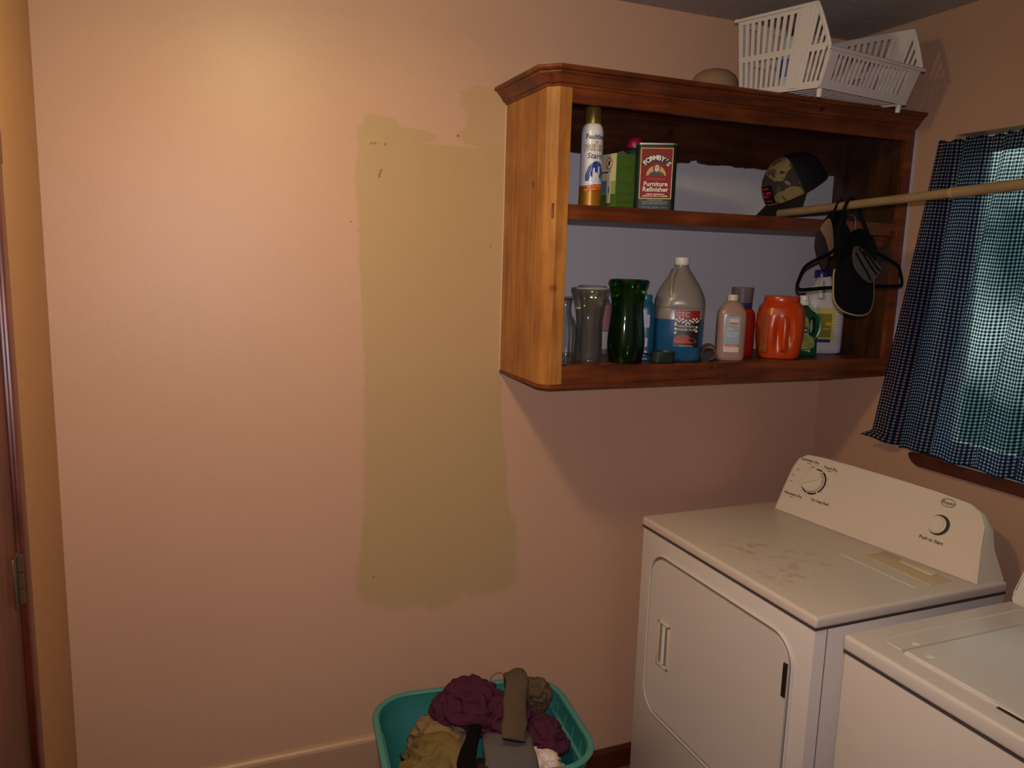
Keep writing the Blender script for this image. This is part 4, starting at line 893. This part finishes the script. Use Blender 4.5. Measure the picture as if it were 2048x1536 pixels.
def curtain():
    bm = BM(); uvl = bm.loops.layers.uv.new('cloth'); NU, NV = 420, 90; H = 1.05; G = []
    def fold(u, v):
        ph = u*2*math.pi*9 + 1.1*math.sin(u*11+.6) + .5*math.sin(v*3+u*5); A = .013 + .022*(1-v)**.7
        fine = .004*math.sin(u*2*math.pi*41+2*math.sin(u*23))*(v**3)
        return A*(math.sin(ph)+.35*math.sin(2*ph+1.3)) + fine
    for j in range(NV+1):
        v = j/NV; row = []   # v=0 bottom
        for i in range(NU+1):
            u = i/NU
            yt = -.478 - u*1.03; yb = -.366 - u*1.17 - .01*math.sin(u*19)
            k = (1-v)**1.15
            y = yt*(1-k) + yb*k; z = 2.128*v + (1.092-.014*u+.006*math.sin(u*2*math.pi*9+1))*(1-v) + (.004*math.sin(u*140) if j == NV else 0)
            x = -.032 - .020*(1-v) + fold(u, v)*-1 - .006
            x = min(x, -.008 - .016*(1-v) if v < .05 else -.006)
            ph = u*2*math.pi*9; y += .006*math.cos(ph)*(1-v)
            row.append((Vector((x, y, z)), (u*1.62, v*H)))
        G.append(row)
    # bottom-left corner kicked out
    for j in range(NV+1):
        for i in range(NU+1):
            p, t_ = G[j][i]; d = math.hypot(i/NU*1.17/.05, j/NV*1.03/.035)
            if d < 1: p.y += .036*(1-d)**1.2; p.x -= .012*(1-d); p.z += .010*(1-d)
    V = [[bm.verts.new(p) for p, _ in r_] for r_ in G]
    for j in range(NV):
        for i in range(NU):
            f = bm.faces.new((V[j][i], V[j][i+1], V[j+1][i+1], V[j+1][i]))
            for lp, (jj, ii) in zip(f.loops, ((j, i), (j, i+1), (j+1, i+1), (j+1, i))): lp[uvl].uv = G[jj][ii][1]
    return bm
t = thing('window_curtain', 'blue and white gingham curtain gathered over the window', 'curtain', (-.03, -.9, 1.10))
GM = gingham()
obj('cloth', curtain(), GM, t, world=True, ang=180)
obj('curtain_rod', tube(BM(), [(-.012, -.480, 2.118), (-.012, -1.52, 2.118)], .0045, 10), M('rod_white', '#cfcdbd', .4), t, world=True)

# ------------------------------------------------------------------ dryer
DX0, DX1, DY0, DY1, DZ = -.871, -.140, -.962, -.107, .800       # front x, back x, camera-side y, wall-side y, top z
dr = thing('dryer', 'white front-loading clothes dryer beside the back wall', 'dryer', ((DX0+DX1)/2, (DY0+DY1)/2, FLOOR))
EN2 = M('enamel_side', '#c9c6c6', .32)
def D(name, bm, m=ENAMEL, **k): return obj(name, bm, m, dr, world=True, **k)
D('body', box(BM(), DX0+.004, DX1, DY0+.004, DY1-.004, FLOOR+.01, DZ-.0355, .002, 2))
D('side_seam', box(BM(), DX0+.045, DX0+.0465, DY0+.0025, DY0+.006, FLOOR+.03, DZ-.04), M('seam_dark', '#4a423d', .6), smooth=False)
def stained(name, base, stain, pts):
    m = bpy.data.materials.new(name); m.use_nodes = True; nt = m.node_tree; N = nt.nodes.new; L = nt.links.new; p = nt.nodes['Principled BSDF']; p.inputs['Roughness'].default_value = .33
    tc = N('ShaderNodeTexCoord'); n = N('ShaderNodeTexNoise'); n.inputs['Scale'].default_value = 26; n.inputs['Detail'].default_value = 5; L(tc.outputs['Object'], n.inputs[0])
    n2 = N('ShaderNodeTexNoise'); n2.inputs['Scale'].default_value = 5; L(tc.outputs['Object'], n2.inputs[0])
    tot = None
    for (x, y, z, r) in pts:
        vm = N('ShaderNodeVectorMath'); vm.operation = 'DISTANCE'; vm.inputs[1].default_value = (x, y, z); L(tc.outputs['Object'], vm.inputs[0])
        mr = N('ShaderNodeMapRange'); mr.inputs[1].default_value = r; mr.inputs[2].default_value = 0; mr.clamp = True; L(vm.outputs['Value'], mr.inputs[0])
        if tot is None: tot = mr
        else: mm = N('ShaderNodeMath'); mm.operation = 'MAXIMUM'; L(tot.outputs[0], mm.inputs[0]); L(mr.outputs[0], mm.inputs[1]); tot = mm
    th = N('ShaderNodeMapRange'); th.inputs[1].default_value = .50; th.inputs[2].default_value = .68; L(n.outputs[0], th.inputs[0])
    ml = N('ShaderNodeMath'); ml.operation = 'MULTIPLY'; L(th.outputs[0], ml.inputs[0]); L(tot.outputs[0], ml.inputs[1]); ml.use_clamp = True
    c = N('ShaderNodeMixRGB'); c.inputs[1].default_value = srgb(base); c.inputs[2].default_value = srgb(stain); L(ml.outputs[0], c.inputs[0]); L(c.outputs[0], p.inputs['Base Color']); return m
ox, oy = (DX0+DX1)/2, (DY0+DY1)/2
TOPM = stained('stained_enamel_top', '#d6c4b6', '#b8935a', [(-.70-ox, -.50-oy, DZ-FLOOR, .14), (-.62-ox, -.62-oy, DZ-FLOOR, .12), (-.74-ox, -.72-oy, DZ-FLOOR, .13), (DX0+.01-ox, DY1-.01-oy, DZ-FLOOR, .05)])
D('top_panel', box(BM(), DX0-.002, DX1, DY0-.002, DY1+.002, DZ-.034, DZ, .010, 4), TOPM)
D('top_seam', box(BM(), DX0+.0015, DX1-.002, DY0+.0015, DY1-.0015, DZ-.0395, DZ-.0335), MATS['seam_dark'], smooth=False)
# sunken field on the top: a fine raised border
bm = BM(); tube(bm, [(-.455, -.63, DZ), (-.450, -.91, DZ)], .004, 8, flat=(.5, 1)); D('raised_ridge', bm)
D('lint_lid', box(BM(), -.395, -.300, -.905, -.665, DZ-.002, DZ+.003, .0015), M('lint_lid_yellowed', '#cdb68c', .35), label='yellowed lint screen lid')
D('lint_lid_handle', box(BM(), -.335, -.306, -.860, -.745, DZ+.002, DZ+.008, .002), M('lint_handle_cream', '#d8c6a6', .35))
# door
def yz(bm, poly, x0, x1): prism(bm, poly, lambda a, b: Vector((x0, a, b)), lambda a, b: Vector((x1, a, b))); return bm
def ring_tube(w, h, r, cy, cz, x, rad): return tube(BM(), [Vector((x, a, b)) for a, b in rrect(w, h, r, cy, cz, 8)], rad, 8, closed=True, flat=(.6, 1))
dw, dh, dcy, dcz = .700, .578, -.538, .4045
dp = yz(BM(), rrect(dw-.010, dh-.010, .075, dcy, dcz, 10), DX0-.0045, DX0+.006)
bmesh.ops.bevel(dp, geom=[e for e in dp.edges if all(abs(v.co.x-(DX0-.0045)) < 1e-5 for v in e.verts)], offset=.003, segments=2, affect='EDGES')
door = D('door', dp)
D('door_gap', ring_tube(dw, dh, .079, dcy, dcz, DX0+.002, .0045), M('gap_grey', '#7d726a', .5))
D('door_surround', ring_tube(dw+.014, dh+.014, .085, dcy, dcz, DX0+.002, .0065))
hb_ = BM(); hy, hz = -.292, .392
for y0, y1, z0, z1 in ((hy-.034, hy-.026, hz-.082, hz+.082), (hy+.026, hy+.034, hz-.082, hz+.082), (hy-.034, hy+.034, hz-.082, hz-.072), (hy-.034, hy+.034, hz+.072, hz+.082)): box(hb_, DX0-.010, DX0-.003, y0, y1, z0, z1, .002)
hd = obj('handle', hb_, M('handle_cream', '#dcc8a6', .3), door, label='cream recessed door handle')
hd.parent = door
for v in hd.data.vertices: v.co -= Vector(dr.location)
bm = BM(); box(bm, DX0-.0052, DX0-.004, hy-.027, hy+.027, hz-.073, hz+.073); c = obj('handle_cup', bm, M('cup_grey', '#8f8d88', .25), door, smooth=False)
for v in c.data.vertices: v.co -= Vector(dr.location)
bm = BM(); tube(bm, [(DX0-.009, hy-.004, hz-.066), (DX0-.009, hy-.004, hz+.070)], .008, 12, flat=(1, .6)); c = obj('grip_bar', bm, M('grip_white', '#e3dccd', .25), door)
for v in c.data.vertices: v.co -= Vector(dr.location)
D('door_hinge', box(BM(), DX0-.009, DX0-.002, -.882, -.868, .528, .628, .001), M('hinge_metal', '#5c4f40', .35, .85), smooth=False, label='bare metal door hinge')
# control console
A0 = Vector((-.338, -.185, DZ)); B0 = Vector((-.253, -.949, DZ)); cl = (B0-A0).length; Lc = (B0-A0)/cl; Uc = Vector((.11, 0, .205)); Uc -= Lc*Uc.dot(Lc); Uc.normalize(); Nc = Uc.cross(Lc)
if Nc.x > 0: Nc = -Nc
def CF(a, b, e=0): return A0 + Lc*a + Uc*b + Nc*e
# (re-check of slope) face outline in console plane
outl = [(0, 0), (-.004, .10), (-.003, .172), (.010, .212), (.040, .234), (.10, .240)] + [(.25, .2405), (.40, .239), (.55, .234), (.655, .226), (.700, .207), (.727, .170), (.742, .10), (cl, 0)]
bm = BM(); fr = [CF(a, b) for a, b in outl]; fr2 = [CF(a*.985+.005, b*.985+.002, .004) if b > 0 else CF(a, 0, .004) for a, b in outl]
back = []
for a, b in outl:
    p = CF(a, b); k_ = min(b/.24, 1)**1.3; bx = -.140*(1-k_) + (p.x+.034)*k_; q = Vector((bx, p.y, p.z if b < .01 else max(DZ+.001, p.z-.022*k_))); back.append(q)
mids = [[a.lerp(b, f) + Vector((0, 0, .006*math.sin(math.pi*f)*max(0, min(1, (a.z-DZ)/.2))**3)) for a, b in zip(fr, back)] for f in (.8, .6, .4, .2)]
loft(bm, [back]+mids+[fr]); CON = M('console_cream', '#dccab6', .3, spec=.5); con = D('console', bm, CON, ang=60)
bm = BM(); ins = [(min(max(a, .004), cl-.004), min(b, .2365) if b > 0 else .001) for a, b in outl]; loft(bm, [[CF(a, b, -.001) for a, b in outl], [CF(a, b, .002) for a, b in outl], [CF(a, b, .004) for a, b in ins]]); bmesh.ops.recalc_face_normals(bm, faces=bm.faces); D('control_face', bm, CON, smooth=False)
def C(name, bm, m, **k):
    return obj(name, bm, m, con, world=True, **k)
cmap = lambda u, v, e: CF(u, v, .0045+e)
def disc(cu, cv, r, e0, e1, seg=40, ang0=0):
    bm = BM(); prism(bm, [(cu+r*math.cos(2*math.pi*i/seg), cv+r*math.sin(2*math.pi*i/seg)) for i in range(seg)], lambda a, b: cmap(a, b, e0), lambda a, b: cmap(a, b, e1)); bmesh.ops.recalc_face_normals(bm, faces=bm.faces); return bm
ku, kv = .112, .143; INK = M('console_ink', '#3b2c26', .5)
def arcring(cu, cv, r, a0, a1, w, e=.0006):
    bm = BM(); n = max(4, int(abs(a1-a0)/6)); line(bm, cmap, [(cu+r*math.cos(R(a0+(a1-a0)*i/n)), cv+r*math.sin(R(a0+(a1-a0)*i/n))) for i in range(n+1)], w, e); return bm
bm = BM()
for a0, a1, w_ in ((72, 100, .0045), (-42, 60, .006), (-95, -55, .006), (-160, -105, .005)):
    n = max(4, int(abs(a1-a0)/6)); line(bm, cmap, [(ku+.0475*math.cos(R(a0+(a1-a0)*i/n)), kv+.0475*math.sin(R(a0+(a1-a0)*i/n))) for i in range(n+1)], w_, .0006)
for a in list(range(115, 260, 13)): line(bm, cmap, [(ku+.052*math.cos(R(a)), kv+.052*math.sin(R(a))), (ku+.061*math.cos(R(a)), kv+.061*math.sin(R(a)))], .0009, .0006)
for a in (-30, 0, 25): line(bm, cmap, [(ku+.054*math.cos(R(a)), kv+.054*math.sin(R(a))), (ku+.064*math.cos(R(a)), kv+.064*math.sin(R(a)))], .0009, .0006)
C('dial_ring', bm, INK, smooth=False)
kn = disc(ku, kv, .0415, 0, .018); bmesh.ops.bevel(kn, geom=[e for e in kn.edges if len(e.link_faces) == 2 and any(len(f.verts) > 8 for f in e.link_faces)], offset=.003, segments=2, affect='EDGES')
knob = C('timer_knob', kn, M('knob_cream', '#d9ccb2', .28), ang=50)
bm = BM(); 
rk = lambda u, v: (ku + u*math.cos(R(28)) - v*math.sin(R(28)), kv + u*math.sin(R(28)) + v*math.cos(R(28)))
prism(bm, [rk(*p) for p in rrect(.076, .016, .006)], lambda a, b: cmap(a, b, .016), lambda a, b: cmap(a, b, .026)); C('knob_grip', bm, MATS['knob_cream'], ang=40)
bu, bv = .598, .133
C('button_ring', disc(bu, bv, .0335, 0, .0012), INK, smooth=False)
b2 = disc(bu-.003, bv-.001, .0285, 0, .012); bmesh.ops.bevel(b2, geom=[e for e in b2.edges if len(e.link_faces) == 2 and any(len(f.verts) > 8 for f in e.link_faces)], offset=.005, segments=3, affect='EDGES')
C('start_button', b2, MATS['knob_cream'], ang=50)
bm = BM(); text(bm, cmap, 'Automatic Dry', .0135, .060, .214, .0007, bold=.02); text(bm, cmap, 'Timed Dry', .0135, .155, .207, .0007, bold=.02); text(bm, cmap, 'Automatic Dry', .0135, .052, .073, .0007, bold=.02); text(bm, cmap, 'No Heat Fluff', .0135, .170, .078, .0007, bold=.02)
text(bm, cmap, 'Push to Start', .0150, .594, .080, .0007, bold=.02)
for u, v, w_, sd in ((.062, .203, .022, 1), (.155, .197, .02, 2), (.082, .194, .012, 3), (.050, .062, .018, 4), (.028, .17, .014, 5), (.020, .12, .012, 6), (.016, .145, .012, 7)): dashes(bm, cmap, u-w_/2, u+w_/2, v, .0028, .0007, sd)
C('lettering', bm, INK, smooth=False)
bm = BM(); line(bm, cmap, ellipse(.023, .0135, .598, .209, 30), .0013, .0007, True); line(bm, cmap, ellipse(.0205, .0112, .598, .209, 30), .0006, .0007, True); text(bm, cmap, 'Roper', .0155, .598, .209, .0009, shear=.1, bold=.01); C('badge', bm, INK, smooth=False)

# ------------------------------------------------------------------ washer
WX0, WX1, WY_0, WY_1, WZT = -.871, -.135, -1.82, -1.056, .801
ws = thing('washing_machine', 'white top-loading washing machine at the right edge beside the dryer', 'washing machine', ((WX0+WX1)/2, (WY_0+WY_1)/2, FLOOR))
def W(name, bm, m=ENAMEL, **k): return obj(name, bm, m, ws, world=True, **k)
W('body', box(BM(), WX0+.004, WX1, WY_0+.004, WY_1-.004, FLOOR+.01, WZT-.0445, .002, 2))
bm = BM(); X = [WX0-.002, -.803, -.225, WX1]; Y = [WY_0, -1.775, -1.102, WY_1+.002]
box(bm, WX0-.002, WX1, WY_0, WY_1+.002, WZT-.043, WZT, .010, 4); W('top_panel', bm)
W('top_seam', box(BM(), WX0+.0015, WX1-.002, WY_0+.0015, WY_1-.0015, WZT-.0485, WZT-.0425), MATS['seam_dark'], smooth=False)
bm = BM(); pts = [Vector((a, b, WZT-.001)) for a, b in rrect(.60, .690, .03, -.50, -1.452, 6)]; tube(bm, pts, .0055, 8, closed=True, flat=(.6, 1)); W('lid_surround', bm)
lid = BM()
lo = [(-.812, -1.182), (-.812, -1.395), (-.803, -1.43), (-.803, -1.52), (-.812, -1.555), (-.812, -1.72), (-.395, -1.72), (-.395, -1.182)]
prism(lid, lo[::-1], lambda a, b: Vector((a, b, WZT-.002)), lambda a, b: Vector((a, b, WZT+.008)))
bmesh.ops.bevel(lid, geom=[e for e in lid.edges if all(v.co.z > WZT+.007 for v in e.verts)], offset=.0035, segments=3, affect='EDGES')
W('lid', lid, ang=30)
W('lid_gap', box(BM(), -.820, -.811, -1.56, -1.42, WZT+.0002, WZT+.0015), M('lid_gap_dark', '#2b221d', .6), smooth=False, label='dark finger gap at the lid front edge')
bm = BM(); tube(bm, [(-.392, -1.180, WZT+.002), (-.815, -1.178, WZT+.002)], .006, 8, flat=(.6, 1)); W('lid_edge_bead', bm, M('bead_grey', '#b7ada3', .35))
for k, (x_, y_) in enumerate(((-.775, -1.225), (-.74, -1.155))):
    W('lint_fleck', lathe(BM(), [(.012, WZT+(.0082 if k == 0 else .0002)), (.010, WZT+(.0090 if k == 0 else .001)), (.003, WZT+(.0094 if k == 0 else .0014))], 14, sx=1, sy=.8, cx=x_, cy=y_), M('fleck_white', '#e3ddd8', .9))
bm = BM(); prism(bm, [(-.278, WZT), (-.266, WZT+.030), (-.190, WZT+.175), (-.170, WZT+.185), (-.140, WZT+.175), (WX1, WZT)], lambda a, b: Vector((a, -1.77, b)), lambda a, b: Vector((a, -1.064, b)))
bmesh.ops.bevel(bm, geom=list(bm.edges), offset=.006, segments=2, affect='EDGES'); W('console', bm, M('washer_console_white', '#d6cfc6', .3), ang=40)
bm = BM(); prism(bm, [(0, 0), (.1, .0), (.1, .14), (0, .14)], lambda a, b: Vector((-.2675+b*.43, -1.10-.60*(a/.1)*1, WZT+.032+b)), lambda a, b: Vector((-.2700+b*.43, -1.10-.60*(a/.1), WZT+.033+b)))
W('console_face', bm, M('console_face_grey', '#8f8072', .35), smooth=False)

# ------------------------------------------------------------------ teal tote with laundry
RZ = .250
tc_ = Vector((-1.562, -.333, FLOOR)); trot = -6
t = thing('laundry_tote', 'teal plastic tote on the floor by the wall, filled with laundry', 'tote', tc_, trot)
TL = M('tote_teal', '#2d716e', .4, spec=.4)
H_ = RZ-FLOOR
def rr3(w, h, r, z, k=8): return [Vector((a, b, z)) for a, b in rrect(w, h, r, 0, 0, k)]
bm = BM(); loft(bm, [rr3(.50, .37, .09, .0), rr3(.51, .38, .10, .006), rr3(.585, .455, .12, H_-.075), rr3(.60, .47, .125, H_-.070), rr3(.612, .482, .125, H_-.004), rr3(.600, .470, .12, H_-.004), rr3(.588, .458, .115, H_-.065), rr3(.570, .440, .11, H_-.078), rr3(.495, .365, .09, .012)], caps=True)
obj('tub', bm, TL, t, ang=50)
obj('rim', tube(BM(), rr3(.624, .494, .13, H_), .010, 10, closed=True, flat=(.7, 1.1)), M('tote_rim', '#45847c', .4), t, ang=60)
for s in (-1, 1):
    bm = BM(); tube(bm, [(s*.290, -.15, H_-.070), (s*.292, .14, H_-.066)], .008, 10, flat=(.8, 1)); 
    for y_ in (-.1, -.03, .04, .11): tube(bm, [(s*.294, y_, H_-.068), (s*.300, y_, H_-.02)], .003, 8)
    obj('inner_ledge', bm, MATS['tote_rim'], t)
def crumple(name, loc, size, rot, seed, amp, freq, sub=5, pinch=0):
    bm = BM(); bmesh.ops.create_icosphere(bm, subdivisions=sub, radius=1); rm = Matrix.Rotation(R(rot), 3, 'Z')
    for v in bm.verts:
        n = v.co.normalized(); q = n*freq + Vector((seed, seed*1.7, -seed))
        warp = Vector((noise.noise(q*.6), noise.noise(q*.6+Vector((5, 0, 0))), noise.noise(q*.6+Vector((0, 9, 0)))))
        q = q*.62; sm_ = lambda x: 1-math.sqrt(x*x+.004)/1.0; r1 = sm_(noise.noise(q+warp*1.3)); r2 = sm_(noise.noise(q*2.2+warp*.8)); k = 1 + amp*((r1-.75)*1.3 + (r2-.75)*.35) + .28*noise.noise(n*1.3+Vector((seed, 0, 0)))
        n = Vector((n.x*size[0]*k, n.y*size[1]*k, n.z*size[2]*k)); v.co = rm @ n + Vector(loc)
    return bm
def cloth(name, label, cat, m, lumps, **k):
    loc = lumps[0][0]; t = thing(name, label, cat, (loc[0], loc[1], loc[2]-lumps[0][1][2]))
    for i, (nm, bmf) in enumerate(k['parts']): obj(nm, bmf, m, t, world=True, ang=180)
    return t
towel = M('purple_terry', '#4c2335', .95, spec=.1, bump=(260, .6)); olive = M('olive_twill', '#584737', .9, spec=.15, bump=(300, .3)); khaki = M('khaki_twill', '#75603a', .9, spec=.15, bump=(300, .3)); grey = M('grey_denim', '#5d5552', .9, spec=.15, bump=(300, .4)); blackc = M('black_knit', '#0f0c0b', .95, spec=.1)
def garment(name, label, cat, m, bms):
    t = None; lowest = None
    b0 = bms[0][1]; c = sum((v.co for v in b0.verts), Vector())/len(b0.verts); c.z = min(v.co.z for v in b0.verts)
    t = thing(name, label, cat, c)
    for nm, b in bms: obj(nm, b, m, t, world=True, ang=180)
    return t
# heap filler = lower layer of the laundry (dark clothes deep in the tote)
garment('dark_trousers', 'dark brown trousers crumpled at the bottom of the tote', 'trousers', M('deep_brown_cloth', '#33281f', .9), [('leg', crumple('c', (-1.56, -.33, -.045), (.200, .145, .160), trot, 9, .2, 2.4))])
garment('purple_towel', 'purple terry towel heaped at the back of the tote', 'towel', towel, [('towel_heap', crumple('c', (-1.565, -.245, .285), (.108, .088, .070), -15, 2, .55, 2.0)), ('towel_fold', crumple('c', (-1.475, -.30, .255), (.090, .085, .060), 20, 6, .5, 2.2)), ('towel_end', crumple('c', (-1.375, -.385, .215), (.062, .085, .055), 25, 12, .5, 2.6))])
def bandpath(pts, width, thick, seg=18, wob=0):
    return tube(BM(), spline(pts, 7), [1]*((len(pts)-1)*7+1), seg, flat=(thick, width), up=None)
def leg(path, w0, w1, th, side, seed):
    """flattened trouser leg lofted along a path; side = width direction"""
    P_ = spline(path, 8); S = Vector(side).normalized(); rings = []; n = len(P_)
    for i, p in enumerate(P_):
        tt = (P_[min(i+1, n-1)]-P_[max(i-1, 0)]).normalized(); s = (S - tt*S.dot(tt)).normalized(); up = s.cross(tt); f = i/(n-1); w_ = w0*(1-f)+w1*f; ring = []
        for k in range(20):
            a = 2*math.pi*k/20; x_ = w_*math.copysign(abs(math.cos(a))**.8, math.cos(a)); y_ = th*math.copysign(abs(math.sin(a))**.7, math.sin(a)); q = p + s*x_ + up*y_
            q += up*noise.noise(q*35+Vector((seed, 0, 0)))*.006 + s*noise.noise(q*20+Vector((0, seed, 0)))*.005; ring.append(q)
        rings.append(ring)
    bm = BM(); loft(bm, rings); bmesh.ops.recalc_face_normals(bm, faces=bm.faces); return bm
garment('olive_trousers', 'olive brown trousers with one leg folded over the purple towel', 'trousers', olive, [('leg', leg([(-1.40, -.20, .30), (-1.415, -.235, .355), (-1.425, -.285, .365), (-1.455, -.35, .335), (-1.485, -.42, .30), (-1.500, -.455, .272)], .036, .040, .012, (1, .25, 0), 3)), ('waist', crumple('c', (-1.350, -.285, .300), (.045, .050, .058), 30, 21, .4, 2.4))])
garment('grey_trousers', 'flat grey trousers across the middle of the tote', 'trousers', grey, [('leg', leg([(-1.475, -.33, .22), (-1.50, -.40, .238), (-1.515, -.47, .225), (-1.53, -.54, .17)], .075, .085, .018, (1, -.12, 0), 8))])
garment('khaki_trousers', 'khaki trousers bunched at the left front of the tote', 'trousers', khaki, [('leg', crumple('c', (-1.735, -.390, .170), (.085, .120, .080), 14, 31, .6, 2.0)), ('leg', leg([(-1.74, -.27, .20), (-1.70, -.33, .245), (-1.665, -.42, .235), (-1.655, -.53, .17)], .030, .034, .016, (1, .3, 0), 11))])
garment('tan_shirt', 'tan shirt lying between the khaki trousers and purple towel', 'shirt', M('tan_cloth_shirt', '#84694a', .9, spec=.15), [('shirt_body', crumple('c', (-1.660, -.235, .185), (.095, .080, .060), -10, 41, .5, 2.0)), ('sleeve', leg([(-1.66, -.25, .22), (-1.60, -.29, .237), (-1.55, -.32, .245), (-1.53, -.33, .246)], .022, .006, .008, (.3, -1, 0), 5))])
garment('black_sock', 'long black sock between the khaki and grey trousers', 'sock', blackc, [('sock', leg([(-1.572, -.325, .260), (-1.60, -.37, .262), (-1.63, -.42, .250), (-1.655, -.47, .240), (-1.65, -.54, .22)], .017, .030, .012, (1, -.6, 0), 14))])
garment('brown_cloth', 'dark brown cloth at the front below the black sock', 'cloth', M('dark_brown_knit', '#2a1712', .95), [('cloth_fold', crumple('c', (-1.61, -.50, .195), (.035, .05, .035), 0, 51, .4, 2))])
def floral():
    m = M('floral_print', '#c7a089', .9, mottle=(32, '#d9d2d4', 1.0)); return m
garment('floral_blouse', 'pale pink and white printed blouse at the right front of the tote', 'blouse', floral(), [('blouse_body', crumple('c', (-1.400, -.465, .160), (.055, .075, .055), 10, 61, .55, 2.3))])
garment('coat_hanger_wire', 'thin wire loop poking up between the towel and olive trousers', 'wire', M('wire_tan', '#7d6a44', .5), [('wire', tube(BM(), spline([(-1.50, -.22, .30), (-1.49, -.22, .345), (-1.465, -.22, .362), (-1.44, -.22, .345), (-1.435, -.22, .30)], 8), .0012, 6))])
